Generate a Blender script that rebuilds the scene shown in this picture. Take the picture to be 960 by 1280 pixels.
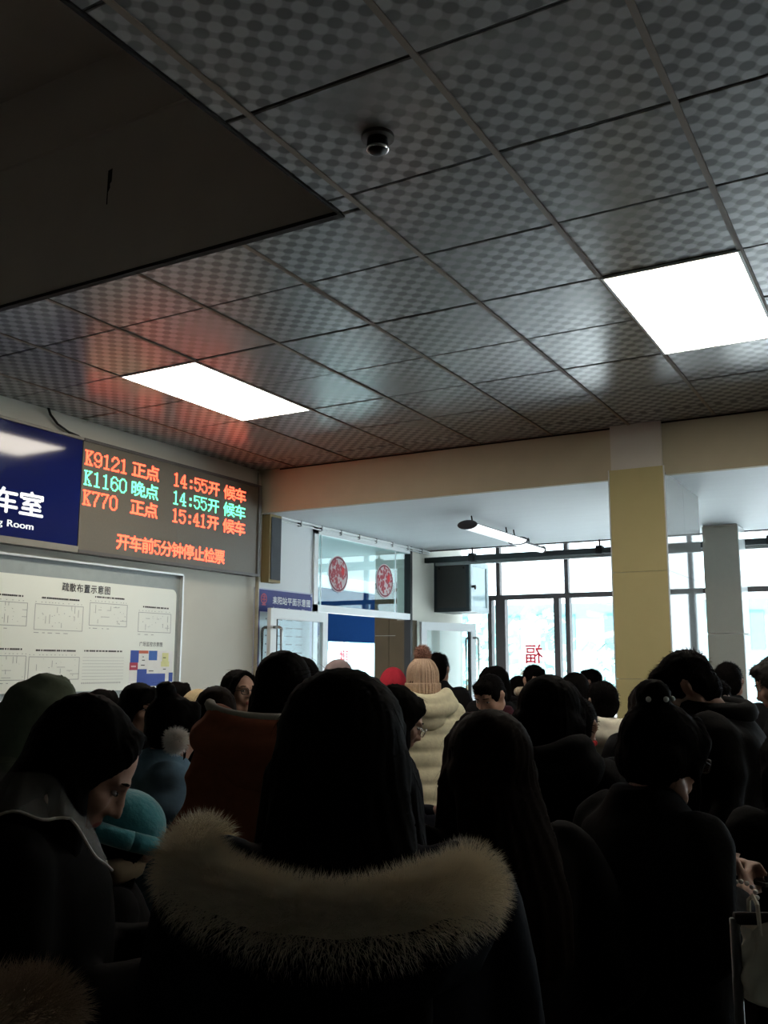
import bpy, bmesh, math, random
import numpy as np
from mathutils import Vector, Matrix, noise

# ------------------------------------------------------------------ clean + camera + world + exposure
for o in list(bpy.data.objects): bpy.data.objects.remove(o)
SC = bpy.context.scene
COL = SC.collection
random.seed(7); np.random.seed(7)

YAW, PITCH, ROLL, FPX = 0.521112, 0.161627, 0.00376, 1161.79
CAM = Vector((0, 0, 1.6))
_cy, _sy, _cp, _sp = math.cos(YAW), math.sin(YAW), math.cos(PITCH), math.sin(PITCH)
FWD = Vector((-_sy*_cp, _cy*_cp, _sp)); _R0 = Vector((_cy, _sy, 0)); _U0 = _R0.cross(FWD)
RGT = _R0*math.cos(ROLL)+_U0*math.sin(ROLL); UPV = -_R0*math.sin(ROLL)+_U0*math.cos(ROLL)

def ray(px, py): return FWD+RGT*((px-480)/FPX)-UPV*((py-640)/FPX)
def at(px, py, **k):
    (a, v), = k.items(); i = 'xyz'.index(a); d = ray(px, py)
    return CAM+d*((v-CAM[i])/d[i])
def dep(px, py, D): return CAM+ray(px, py)*D

cd = bpy.data.cameras.new('camera'); cam = bpy.data.objects.new('camera', cd); COL.objects.link(cam)
cd.sensor_fit = 'VERTICAL'; cd.sensor_height = 36; cd.lens = 36*FPX/1280; cd.clip_start = .02
cam.matrix_world = Matrix(((RGT.x, UPV.x, -FWD.x, CAM.x), (RGT.y, UPV.y, -FWD.y, CAM.y), (RGT.z, UPV.z, -FWD.z, CAM.z), (0, 0, 0, 1)))
SC.camera = cam

W = bpy.data.worlds.new('overcast'); SC.world = W; W.use_nodes = True
bg = W.node_tree.nodes['Background']; bg.inputs[0].default_value = (.86, .94, 1, 1); bg.inputs[1].default_value = 4.5
SC.view_settings.view_transform = 'Standard'; SC.view_settings.look = 'None'
SC.view_settings.exposure = 0.0; SC.view_settings.gamma = 1.0
sl = bpy.data.lights.new('sun', 'SUN'); sl.energy = 26.0; sl.angle = .02; sl.color = (1, .97, .93)
sun = bpy.data.objects.new('sun', sl); COL.objects.link(sun); sun.location = (0, -20, 35); sun.rotation_euler = (math.radians(30), 0, math.radians(-8))   # high behind the hall, on the snow outside
PANEL_L = 17.0        # radiance of the ceiling panels
LED_L = 6.0

# ------------------------------------------------------------------ materials
MATS = {}
def mat(name, col, rough=.6, spec=.3, metal=0, emis=None, es=0, var=.12, scale=18, bump=0, sheen=0, stretch=None):
    if name in MATS: return MATS[name]
    m = bpy.data.materials.new(name); m.use_nodes = True; nt = m.node_tree; N = nt.nodes; L = nt.links
    b = N['Principled BSDF']; b.inputs['Roughness'].default_value = rough; b.inputs['Metallic'].default_value = metal
    b.inputs['Specular IOR Level'].default_value = spec
    if sheen: b.inputs['Sheen Weight'].default_value = sheen
    tc = N.new('ShaderNodeTexCoord'); nz = N.new('ShaderNodeTexNoise'); nz.inputs['Scale'].default_value = scale; nz.inputs['Detail'].default_value = 4
    if stretch:
        mp = N.new('ShaderNodeMapping'); mp.inputs['Scale'].default_value = stretch
        L.new(tc.outputs['Object'], mp.inputs[0]); L.new(mp.outputs[0], nz.inputs['Vector'])
    else: L.new(tc.outputs['Object'], nz.inputs['Vector'])
    mx = N.new('ShaderNodeMix'); mx.data_type = 'RGBA'
    mx.inputs[6].default_value = (*[c*(1-var) for c in col], 1); mx.inputs[7].default_value = (*[min(1, c*(1+var)) for c in col], 1)
    L.new(nz.outputs[0], mx.inputs[0]); L.new(mx.outputs[2], b.inputs['Base Color'])
    if emis: b.inputs['Emission Color'].default_value = (*emis, 1); b.inputs['Emission Strength'].default_value = es
    if bump:
        bp = N.new('ShaderNodeBump'); bp.inputs['Strength'].default_value = bump; bp.inputs['Distance'].default_value = .01
        L.new(nz.outputs[0], bp.inputs['Height']); L.new(bp.outputs[0], b.inputs['Normal'])
    MATS[name] = m; return m

def glass_mat(name, tint, refl_rough=.02, ior=1.5):
    m = bpy.data.materials.new(name); m.use_nodes = True; nt = m.node_tree; N = nt.nodes; L = nt.links
    N.remove(N['Principled BSDF']); out = N['Material Output']
    t = N.new('ShaderNodeBsdfTransparent'); t.inputs[0].default_value = (*tint, 1)
    g = N.new('ShaderNodeBsdfGlossy'); g.inputs['Roughness'].default_value = refl_rough
    lw = N.new('ShaderNodeLayerWeight'); lw.inputs[0].default_value = .5; mx = N.new('ShaderNodeMixShader')
    r0 = ((ior-1)/(ior+1))**2; pw = N.new('ShaderNodeMath'); pw.operation = 'POWER'; pw.inputs[1].default_value = 5; L.new(lw.outputs['Facing'], pw.inputs[0])
    fr = N.new('ShaderNodeMath'); fr.operation = 'MULTIPLY_ADD'; fr.inputs[1].default_value = 1-r0; fr.inputs[2].default_value = r0; L.new(pw.outputs[0], fr.inputs[0])
    L.new(fr.outputs[0], mx.inputs[0]); L.new(t.outputs[0], mx.inputs[1]); L.new(g.outputs[0], mx.inputs[2]); L.new(mx.outputs[0], out.inputs[0])
    MATS[name] = m; return m

def tile_mat():
    m = bpy.data.materials.new('embossed_tile'); m.use_nodes = True; nt = m.node_tree; N = nt.nodes; L = nt.links
    b = N['Principled BSDF']; tc = N.new('ShaderNodeTexCoord'); sep = N.new('ShaderNodeSeparateXYZ'); L.new(tc.outputs['Object'], sep.inputs[0])
    def M(op, a, bb=None, cc=None):
        n = N.new('ShaderNodeMath'); n.operation = op
        for i, v in enumerate((a, bb, cc)):
            if v is None: continue
            if isinstance(v, (int, float)): n.inputs[i].default_value = v
            else: L.new(v, n.inputs[i])
        return n.outputs[0]
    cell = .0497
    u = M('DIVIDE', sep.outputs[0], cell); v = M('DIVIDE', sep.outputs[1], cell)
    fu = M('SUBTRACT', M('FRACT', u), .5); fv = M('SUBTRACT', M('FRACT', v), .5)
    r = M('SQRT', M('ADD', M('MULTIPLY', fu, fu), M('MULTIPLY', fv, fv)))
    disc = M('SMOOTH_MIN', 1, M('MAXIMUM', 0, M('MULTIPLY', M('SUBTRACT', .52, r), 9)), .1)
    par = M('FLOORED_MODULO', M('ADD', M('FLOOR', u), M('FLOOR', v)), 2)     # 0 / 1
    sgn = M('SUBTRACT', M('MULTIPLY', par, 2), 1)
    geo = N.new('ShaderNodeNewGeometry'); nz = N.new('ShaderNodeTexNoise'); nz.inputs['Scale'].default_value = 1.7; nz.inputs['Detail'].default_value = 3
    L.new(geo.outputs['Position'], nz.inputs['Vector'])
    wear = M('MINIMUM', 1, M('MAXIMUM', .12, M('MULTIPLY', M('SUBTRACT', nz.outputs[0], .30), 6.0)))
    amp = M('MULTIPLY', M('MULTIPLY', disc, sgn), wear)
    val = M('MULTIPLY_ADD', amp, .11, .26)  # light and dark discs put the embossed film's reflections into the base colour
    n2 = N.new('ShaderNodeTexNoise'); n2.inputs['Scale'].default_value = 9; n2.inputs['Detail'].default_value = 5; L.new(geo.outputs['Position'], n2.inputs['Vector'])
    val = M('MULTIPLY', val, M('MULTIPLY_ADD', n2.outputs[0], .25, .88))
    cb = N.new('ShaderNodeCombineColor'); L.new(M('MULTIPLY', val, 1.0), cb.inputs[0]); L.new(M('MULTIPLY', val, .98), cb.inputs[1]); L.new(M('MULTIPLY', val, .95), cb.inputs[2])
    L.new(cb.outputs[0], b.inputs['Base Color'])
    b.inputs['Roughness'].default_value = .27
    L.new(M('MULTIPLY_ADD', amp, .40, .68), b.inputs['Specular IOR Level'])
    return m

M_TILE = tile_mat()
M_BAR = mat('grid_line', (.20, .155, .12), .6)
M_GAP = mat('shadow_gap', (.02, .016, .014), .9)  # near-black for shade in gaps and edges, also for the stain mark
M_PLASTER = mat('plaster', (.66, .65, .60), .8, .2, var=.06, scale=5)
M_CREAM = mat('cream_wall', (.62, .61, .54), .75, .25, var=.05, scale=4)
M_DWALL = mat('grey_wall', (.25, .24, .22), .8, .2)
M_BEAM = mat('beam_paint', (.55, .51, .38), .8, .2, var=.07, scale=6)
M_DROP = mat('old_plaster', (.52, .45, .40), .85, .2, var=.1, scale=4)
M_WHITE = mat('white_paint', (.74, .78, .80), .6, .3, var=.03, scale=3)
M_ALCEIL = mat('alcove_ceiling_paint', (.74, .78, .80), .6, .3, var=.05, scale=2.2, stretch=(1, 6, 1))
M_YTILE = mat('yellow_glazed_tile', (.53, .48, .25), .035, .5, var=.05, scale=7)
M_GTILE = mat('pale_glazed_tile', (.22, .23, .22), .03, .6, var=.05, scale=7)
M_ALU = mat('aluminium', (.72, .76, .77), .35, .5, .3, var=.04)
M_WALU = mat('white_aluminium', (.80, .84, .85), .4, .4, 0, var=.03)
M_STEEL = mat('brushed_steel', (.42, .42, .40), .25, .5, .9, var=.05)
M_DKFRAME = mat('dark_window_frame', (.075, .06, .06), .45, .4, var=.1)
M_BLACK = mat('black_rubber', (.012, .012, .012), .6, .3)
M_FLOOR = mat('floor_stone', (.06, .055, .05), .45, .4, var=.2, scale=8)
M_GLASS = glass_mat('window_glass', (.93, .98, .99))
M_TGLASS = glass_mat('transom_glass', (.72, .86, .86), .02, 1.75)
M_PANEL = mat('light_panel', (.9, .9, .9), .5, .2, emis=(1, .91, .77), es=PANEL_L)
M_RED = mat('paper_red', (.62, .03, .04), .6, .2)
M_SNOW = mat('snow', (.86, .88, .90), .9, .1, var=.04, scale=.6)

# ------------------------------------------------------------------ generic mesh helpers
def link(name, me, m=None, parent=None, loc=None, rot=None, kind=None, label=None, cat=None, group=None, smooth=False, olink=False):
    o = bpy.data.objects.new(name, me); COL.objects.link(o)
    if me is not None and m is not None:
        if olink:
            if not me.materials: me.materials.append(None)
            o.material_slots[0].link = 'OBJECT'; o.material_slots[0].material = m
        elif not me.materials: me.materials.append(m)
    if smooth and me is not None: me.polygons.foreach_set('use_smooth', [True]*len(me.polygons))
    if parent: o.parent = parent
    if loc is not None: o.location = loc
    if rot is not None: o.rotation_euler = rot
    if kind: o['kind'] = kind
    if label: o['label'] = label
    if cat: o['category'] = cat
    if group: o['group'] = group
    return o

def thing(name, label, cat, loc=(0, 0, 0), rz=0, group=None, kind=None):
    return link(name, None, loc=loc, rot=(0, 0, rz), label=label, cat=cat, group=group, kind=kind)

class MB:
    """collects vertices and faces for one mesh"""
    def __init__(s): s.v = []; s.f = []; s.mi = []
    def add(s, vs, fs, mi=0):
        k = len(s.v); s.v += [tuple(p) for p in vs]; s.f += [tuple(i+k for i in f) for f in fs]; s.mi += [mi]*len(fs)
    def box(s, a, b, mi=0):
        x0, x1 = sorted((a[0], b[0])); y0, y1 = sorted((a[1], b[1])); z0, z1 = sorted((a[2], b[2]))
        s.add([(x0, y0, z0), (x1, y0, z0), (x1, y1, z0), (x0, y1, z0), (x0, y0, z1), (x1, y0, z1), (x1, y1, z1), (x0, y1, z1)],
              [(0, 3, 2, 1), (4, 5, 6, 7), (0, 1, 5, 4), (1, 2, 6, 5), (2, 3, 7, 6), (3, 0, 4, 7)], mi)
    def bar(s, p, q, w, h=None, up=(0, 0, 1), mi=0):
        p, q = Vector(p), Vector(q); h = h or w; t = (q-p).normalized(); u = Vector(up)
        if abs(t.dot(u)) > .95: u = Vector((1, 0, 0))
        a = t.cross(u).normalized()*(w/2); b = a.cross(t).normalized()*(h/2)
        s.add([p-a-b, p+a-b, p+a+b, p-a+b, q-a-b, q+a-b, q+a+b, q-a+b],
              [(0, 3, 2, 1), (4, 5, 6, 7), (0, 1, 5, 4), (1, 2, 6, 5), (2, 3, 7, 6), (3, 0, 4, 7)], mi)
    def tube(s, pts, r, n=8, mi=0, flat=1):
        pts = [Vector(p) for p in pts]; m = len(pts); rr = r if isinstance(r, (list, tuple)) else [r]*m
        t0 = (pts[1]-pts[0]).normalized(); ref = Vector((0, 0, 1)) if abs(t0.z) < .9 else Vector((1, 0, 0)); vs = []
        for i, p in enumerate(pts):
            t = (pts[min(i+1, m-1)]-pts[max(i-1, 0)]).normalized()
            a = t.cross(ref)
            if a.length < 1e-4: a = t.orthogonal()
            a.normalize(); b = a.cross(t).normalized(); ref = b if False else ref
            for k in range(n):
                an = 2*math.pi*k/n; vs.append(p+a*math.cos(an)*rr[i]+b*math.sin(an)*rr[i]*flat)
        fs = [(i*n+k, i*n+(k+1) % n, (i+1)*n+(k+1) % n, (i+1)*n+k) for i in range(m-1) for k in range(n)]
        fs += [tuple(range(n))[::-1], tuple((m-1)*n+k for k in range(n))]
        s.add(vs, fs, mi)
    def limb(s, pts, rads, n=12):
        """round-ended tapered tube"""
        pts = [Vector(p) for p in pts]; a = (pts[0]-pts[1]).normalized(); b = (pts[-1]-pts[-2]).normalized()
        P = [pts[0]+a*rads[0]*.96, pts[0]+a*rads[0]*.7]+pts+[pts[-1]+b*rads[-1]*.7, pts[-1]+b*rads[-1]*.96]
        Rr = [rads[0]*.28, rads[0]*.71]+list(rads)+[rads[-1]*.71, rads[-1]*.28]
        s.tube(P, Rr, n)
    def loft(s, rings, n=24, p=2.0, off=0):
        """rings: (z, rx, ry, cx, cy)"""
        vs = []
        for z, rx, ry, cx, cy in rings:
            for k in range(n):
                an = 2*math.pi*k/n; c, d = math.cos(an), math.sin(an)
                vs.append((cx+rx*math.copysign(abs(c)**(2/p), c), cy+ry*math.copysign(abs(d)**(2/p), d), z))
        m = len(rings)
        fs = [(i*n+k, i*n+(k+1) % n, (i+1)*n+(k+1) % n, (i+1)*n+k) for i in range(m-1) for k in range(n)]
        fs += [tuple(range(n))[::-1], tuple((m-1)*n+k for k in range(n))]
        s.add(vs, fs)
    def ell(s, c, r, R=None, seg=16, rg=10):
        c = Vector(c); vs = [(0, 0, -1)]
        for j in range(1, rg):
            ph = math.pi*j/rg-math.pi/2
            for k in range(seg):
                an = 2*math.pi*k/seg; vs.append((math.cos(ph)*math.cos(an), math.cos(ph)*math.sin(an), math.sin(ph)))
        vs.append((0, 0, 1)); out = []
        for v in vs:
            w = Vector((v[0]*r[0], v[1]*r[1], v[2]*r[2]))
            if R: w = R @ w
            out.append(c+w)
        fs = [(0, 1+(k+1) % seg, 1+k) for k in range(seg)]
        fs += [(1+j*seg+k, 1+j*seg+(k+1) % seg, 1+(j+1)*seg+(k+1) % seg, 1+(j+1)*seg+k) for j in range(rg-2) for k in range(seg)]
        top = len(vs)-1; b = 1+(rg-2)*seg; fs += [(b+k, b+(k+1) % seg, top) for k in range(seg)]
        s.add(out, fs)
    def xform(s, M, start=0): s.v = s.v[:start]+[tuple(M @ Vector(p)) for p in s.v[start:]]
    def mesh(s, name, mats=()):
        me = bpy.data.meshes.new(name); me.from_pydata(s.v, [], s.f); me.update()
        for m in mats: me.materials.append(m)
        if any(s.mi): me.polygons.foreach_set('material_index', s.mi)
        return me
    def obj(s, name, m, parent=None, **k):
        me = s.mesh(name); return link(name, me, m, parent, **k)

def box(name, a, b, m, parent=None, bevel=0, **k):
    mb = MB(); mb.box(a, b); o = mb.obj(name, m, parent, **k)
    if bevel: bv = o.modifiers.new('b', 'BEVEL'); bv.width = bevel; bv.segments = 2
    return o

def remesh(mb, voxel, smooth=3, name='m', fac=.5):
    me = mb.mesh(name); ob = bpy.data.objects.new(name, me); COL.objects.link(ob)
    r = ob.modifiers.new('r', 'REMESH'); r.mode = 'VOXEL'; r.voxel_size = voxel; r.use_smooth_shade = True
    if smooth: s = ob.modifiers.new('s', 'SMOOTH'); s.iterations = smooth; s.factor = fac
    dg = bpy.context.evaluated_depsgraph_get(); dg.update()
    out = bpy.data.meshes.new_from_object(ob.evaluated_get(dg))
    bpy.data.objects.remove(ob); bpy.data.meshes.remove(me)
    out.polygons.foreach_set('use_smooth', [True]*len(out.polygons))
    return out

def displace(me, fn):
    """fn(co Nx3, no Nx3) -> scalar displacement along the normal"""
    n = len(me.vertices); co = np.empty(n*3); no = np.empty(n*3)
    me.vertices.foreach_get('co', co); me.vertices.foreach_get('normal', no)
    co = co.reshape(-1, 3); no = no.reshape(-1, 3); co = co+no*fn(co, no)[:, None]
    me.vertices.foreach_set('co', co.ravel()); me.update()

_GL = {}
def glyph(ch):
    if ch not in _GL:
        c = bpy.data.curves.new('g', 'FONT'); c.body = ch; c.size = 1; c.resolution_u = 3
        o = bpy.data.objects.new('g', c); COL.objects.link(o)
        dg = bpy.context.evaluated_depsgraph_get(); dg.update(); e = o.evaluated_get(dg)
        me = bpy.data.meshes.new_from_object(e)
        vs = [tuple(v.co) for v in me.vertices]; fs = [tuple(p.vertices) for p in me.polygons]
        bpy.data.objects.remove(o); bpy.data.meshes.remove(me); bpy.data.curves.remove(c)
        _GL[ch] = (vs, fs)
    return _GL[ch]
_ref = glyph('国')[0]; EMX0 = min(v[0] for v in _ref); EMX1 = max(v[0] for v in _ref); EMY0 = min(v[1] for v in _ref); EMY1 = max(v[1] for v in _ref)

def han(mb, ch, o, ex, ey, w, h, bold=0, mi=0):
    """one glyph in the cell with lower left corner o; ex, ey unit axes"""
    vs, fs = glyph(ch); o, ex, ey = Vector(o), Vector(ex), Vector(ey)
    offs = [(0, 0)] if not bold else [(-bold, 0), (bold, 0), (0, bold), (0, -bold)]
    nrm = ex.cross(ey)
    for q, (dx, dy) in enumerate(offs):
        mb.add([o+ex*((v[0]-EMX0)/(EMX1-EMX0)*w*.9+w*.05+dx)+ey*((v[1]-EMY0)/(EMY1-EMY0)*h+dy)+nrm*(q*.0002) for v in vs], fs, mi)

def text(mb, s, o, ex, ey, width, height, bold=0, mi=0):
    """a line of latin text scaled into width x height (cap height)"""
    c = bpy.data.curves.new('g', 'FONT'); c.body = s; c.size = 1; c.resolution_u = 4
    ob = bpy.data.objects.new('g', c); COL.objects.link(ob); dg = bpy.context.evaluated_depsgraph_get(); dg.update()
    me = bpy.data.meshes.new_from_object(ob.evaluated_get(dg)); vs = [tuple(v.co) for v in me.vertices]; fs = [tuple(p.vertices) for p in me.polygons]
    bpy.data.objects.remove(ob); bpy.data.meshes.remove(me); bpy.data.curves.remove(c)
    x0 = min(v[0] for v in vs); x1 = max(v[0] for v in vs); ex, ey, o = Vector(ex), Vector(ey), Vector(o); nrm = ex.cross(ey)
    for q, d in enumerate([0] if not bold else [-bold, bold]):
        mb.add([o+ex*((v[0]-x0)/(x1-x0)*width+d)+ey*(v[1]/.73*height)+nrm*(q*.0002) for v in vs], fs, mi)

EY, EZ, EX = (0, 1, 0), (0, 0, 1), (1, 0, 0)

# ================================================================== THE SETTING
XW, YB, YG, YO = -5.14, 6.65, 11.0, 10.0      # left wall, beam, glazed wall, end of low ceiling
HC, HA = 3.331, 2.955                         # tiled ceiling, low ceiling
XR, YN = 4.6, -3.2
T = .6
def gx(c): return (c-2.8984)*T
def gy(r): return (r+3.585)*T
XS, YS = -1.835, 2.86                         # corner of the untiled bay

box('floor', (-9, YN, -.12), (XR, YG+.05, 0), M_FLOOR, kind='structure')
box('wall_right', (XR, YN, 0), (XR+.2, YG, HC+.3), M_DWALL, kind='structure')
box('wall_back', (XW-.2, YN-.2, 0), (XR+.2, YN, HC+1.4), M_DWALL, kind='structure')
Y_OP0, Y_OP1 = 7.60, 9.56
wl = box('wall_left', (XW-.2, YN, 0), (XW, YB, HC+1.4), M_CREAM, kind='structure')
box('wall_left', (XW-.2, YB, 0), (XW, Y_OP0, HC), M_WHITE, kind='structure')
box('wall_left', (XW-.2, Y_OP1+.06, 0), (XW, YG, HC+.1), M_CREAM, kind='structure')

box('sun_block_slab', (-9.3, YN-.4, 4.74), (XR+.3, YG+.25, 4.9), M_DWALL, kind='structure')  # unseen slab added over everything to keep the sun from leaking in
# beam between hall and entrance bay
beam = thing('beam', None, None, kind='structure')
box('beam_face', (XW, YB, 2.94), (XR, YB+.05, HC+.1), M_BEAM, beam)
box('plaster_seam', (-4.9, YB-.004, 3.318), (XR, YB+.01, 3.331), M_GAP, beam)
# low ceiling of the entrance bay
alc = thing('ceiling', None, None, kind='structure')
box('ceiling_slab', (XW, YB+.05, HA), (XR, YO, HA+.12), M_ALCEIL, alc)
box('ceiling_edge', (XW, YO, HA-.012), (XR, YO+.03, HA+.12), M_DKFRAME, alc)
box('upper_slab', (XW, YO, 3.34), (XR, YG+.1, 3.46), M_ALCEIL, alc)
box('upper_riser', (XW, YO-.1, HA+.1), (XR, YO, 3.46), M_ALCEIL, alc)

# tiled ceiling
ceil = thing('ceiling', None, None, kind='structure')
mbk = MB()
mbk.box((XS, YN, HC+.03), (XR, YB, HC+.09)); mbk.box((XW, YS+.1, HC+.03), (XS, YB, HC+.09))
mbk.obj('ceiling_backing', M_GAP, ceil)
LIGHTS = [(-4, 3), (1, 3), (6, 3)]            # lower-left tile of each 1 x 2 panel
lit = {(c, r+k) for c, r in LIGHTS for k in (0, 1)}
gap = .004; bev = .006
def tile_mesh(w, d):
    mb = MB(); a, b = w/2-.001, d/2-gap; i, j = a-bev, b-bev
    mb.add([(-a, -b, .012), (a, -b, .012), (a, b, .012), (-a, b, .012), (-a, -b, .004), (a, -b, .004), (a, b, .004), (-a, b, .004), (-i, -j, 0), (i, -j, 0), (i, j, 0), (-i, j, 0)],
           [(8, 11, 10, 9), (4, 8, 9, 5), (5, 9, 10, 6), (6, 10, 11, 7), (7, 11, 8, 4), (0, 4, 5, 1), (1, 5, 6, 2), (2, 6, 7, 3), (3, 7, 4, 0)])
    return mb.mesh('ceiling_tile', [M_TILE])
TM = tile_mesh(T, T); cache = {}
for c in range(-6, 9):
    for r in range(-7, 8):
        x0, x1, y0, y1 = max(gx(c), XW), min(gx(c+1), XR), max(gy(r), YN), min(gy(r+1), YB)
        if x1-x0 < .03 or y1-y0 < .03 or (c, r) in lit: continue
        if y0 < YS and x0 < XS:
            if y1 <= YS+.01:
                if x1 <= XS+.02: continue
                x0 = XS
            elif x1 <= XS+.02: y0 = YS
            else: pass
        if x1 > XS and x0 < XS and y0 < YS < y1:      # the notched tile at the corner: two pieces
            pcs = [(x0, x1, YS, y1), (XS, x1, y0, YS)]
        else: pcs = [(x0, x1, y0, y1)]
        for a, b, d, e in pcs:
            if b-a < .03 or e-d < .03: continue
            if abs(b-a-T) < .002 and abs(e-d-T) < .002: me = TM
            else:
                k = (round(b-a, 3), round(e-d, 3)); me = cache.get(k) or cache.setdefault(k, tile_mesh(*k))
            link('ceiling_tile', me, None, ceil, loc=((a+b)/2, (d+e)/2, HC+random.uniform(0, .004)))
for c in range(-5, 9):
    y0 = YN if gx(c) > XS else YS
    box('grid_line', (gx(c)-.011, y0, HC-.003), (gx(c)+.011, YB, HC+.012), M_BAR, ceil)
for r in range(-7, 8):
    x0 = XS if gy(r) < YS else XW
    box('grid_line', (x0, gy(r)-.005, HC+.004), (XR, gy(r)+.005, HC+.014), M_GAP, ceil)  # dark strips paint the shadow gaps between tile rows
# untiled bay: upstand and higher old ceiling
bay = thing('ceiling', None, None, kind='structure')
box('bay_face', (XW, YS, HC+.004), (XS+.03, YS+.1, 4.08), M_DROP, bay)
box('bay_edge', (XW, YS-.012, HC-.004), (XS, YS+.02, HC+.012), M_GAP, bay)
box('bay_edge', (XS-.012, YN, HC-.004), (XS, YS, HC+.03), M_GAP, bay)
box('bay_ledge', (XW, YS-.02, 4.08), (XS+.03, YS+.1, 4.32), M_DROP, bay)
box('bay_top', (XW, YN, 4.50), (XS+.03, YS+.1, 4.6), M_DROP, bay)
box('bay_cornice', (XW, YS+.02, 4.32), (XS+.03, YS+.1, 4.5), M_DROP, bay)
box('bay_side', (XS, YN, HC+.02), (XS+.1, YS+.1, 4.5), M_DROP, bay)
mk = MB(); p = at(137, 225, y=YS-.002)
mk.add([p+Vector(v) for v in ((-.012, 0, .05), (.016, 0, .055), (.014, 0, -.01), (.004, 0, -.02), (.006, 0, -.04), (-.006, 0, -.06), (-.006, 0, -.12), (-.014, 0, -.12))], [tuple(range(8))[::-1]])
mk.obj('wall_stain', M_GAP, bay)

# ceiling light panels
for i, (c, r) in enumerate(LIGHTS):
    lab = ('bright rectangular ceiling panel above the red and green departures display',
           'bright rectangular ceiling panel nearest the yellow pillar, at the right of the picture',
           'rectangular ceiling panel beyond the right edge of the picture')[i]
    t = thing('ceiling_light', lab, 'light', (gx(c)+T/2, gy(r)+T, HC), group='recessed ceiling panels')
    mb = MB(); w, d = T/2-.012, T-.012
    mb.box((-w, -d, -.004), (w, d, .01)); mb.obj('diffuser', M_PANEL, t)
    mb = MB()
    for a, b in (((-T/2, -T, -.006), (-w, T, .012)), ((w, -T, -.006), (T/2, T, .012)), ((-w, -T, -.006), (w, -d, .012)), ((-w, d, -.006), (w, T, .012))): mb.box(a, b)
    mb.obj('frame', M_WALU, t)

# pillars
pil = thing('pillar', None, None, kind='structure')
px0, px1, py1 = -1.893, -1.50, 7.76
box('pillar_core', (px0+.012, YB-.03, 0), (px1-.012, py1-.01, HC+.02), M_PLASTER, pil)
zs = [0, .75, 1.5, 2.25, 3.0]
for a, b in zip(zs, zs[1:]):
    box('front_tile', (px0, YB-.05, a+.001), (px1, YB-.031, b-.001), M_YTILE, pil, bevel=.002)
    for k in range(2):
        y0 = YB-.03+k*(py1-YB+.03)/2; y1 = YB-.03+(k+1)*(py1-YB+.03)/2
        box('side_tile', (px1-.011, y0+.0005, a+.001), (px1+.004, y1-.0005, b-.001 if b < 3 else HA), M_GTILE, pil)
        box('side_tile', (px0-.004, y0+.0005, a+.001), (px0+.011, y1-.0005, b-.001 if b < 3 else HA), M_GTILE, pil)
box('edge_trim', (px1-.003, YB-.053, 0), (px1+.006, YB-.045, 3.0), M_ALU, pil)
box('edge_trim', (px0-.006, YB-.053, 0), (px0+.003, YB-.045, 3.0), M_ALU, pil)
pil2 = thing('pillar', None, None, kind='structure')
box('pillar_core', (-1.795, 9.46, 0), (-1.475, 9.83, HA), M_PLASTER, pil2)
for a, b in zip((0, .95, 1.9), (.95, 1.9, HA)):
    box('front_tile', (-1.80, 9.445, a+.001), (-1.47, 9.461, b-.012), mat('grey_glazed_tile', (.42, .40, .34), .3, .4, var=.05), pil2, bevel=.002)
    box('side_tile', (-1.476, 9.461, a+.001), (-1.465, 9.83, b-.012), mat('lit_glazed_tile', (.7, .74, .74), .2, .5, var=.03), pil2)  # side tile whiter than the front: window light put into its colour

# glazed wall to the street (window_1 left of the pillar, window_2 right of it)
def glazed(name, x0, x1, verts_up, verts_lo):
    w = thing(name, None, None, kind='structure')
    for z0, z1, nm in ((2.88, 2.955, 'head_rail'), (2.40, 2.46, 'transom'), (.0, .12, 'bottom_rail'), (3.30, 3.345, 'top_rail')):
        box(nm, (x0, YG-.04, z0), (x1, YG+.04, z1), M_DKFRAME, w)
    up = [x0]+verts_up+[x1]; lo = [x0]+[v for v, _ in verts_lo]+[x1]
    for v in verts_up: box('mullion', (v-.025, YG-.035, 2.46), (v+.025, YG+.035, 3.3), M_DKFRAME, w)
    for v, t in verts_lo: box('mullion', (v-t/2, YG-.05, .12), (v+t/2, YG+.05, 2.40), M_DKFRAME, w)
    for a, b in zip(up, up[1:]):
        box('pane', (a, YG-.003, 2.955), (b, YG+.003, 3.30), M_GLASS, w)
        box('pane', (a, YG-.003, 2.46), (b, YG+.003, 2.88), M_GLASS, w)
    for a, b in zip(lo, lo[1:]): box('pane', (a, YG-.003, .12), (b, YG+.003, 2.40), M_GLASS, w)
    return w
glazed('window_1', XW, -1.6, [-4.62, -3.72, -2.82], [(-4.735, .05), (-4.62, .07), (-4.555, .06), (-3.85, .07), (-3.71, .055), (-2.80, .07)])
glazed('window_2', -1.6, XR, [-.75, .15, 1.05, 1.95, 2.85, 3.7], [(-.75, .07), (.15, .07), (1.05, .07), (1.95, .07), (2.85, .07), (3.7, .07)])

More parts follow.
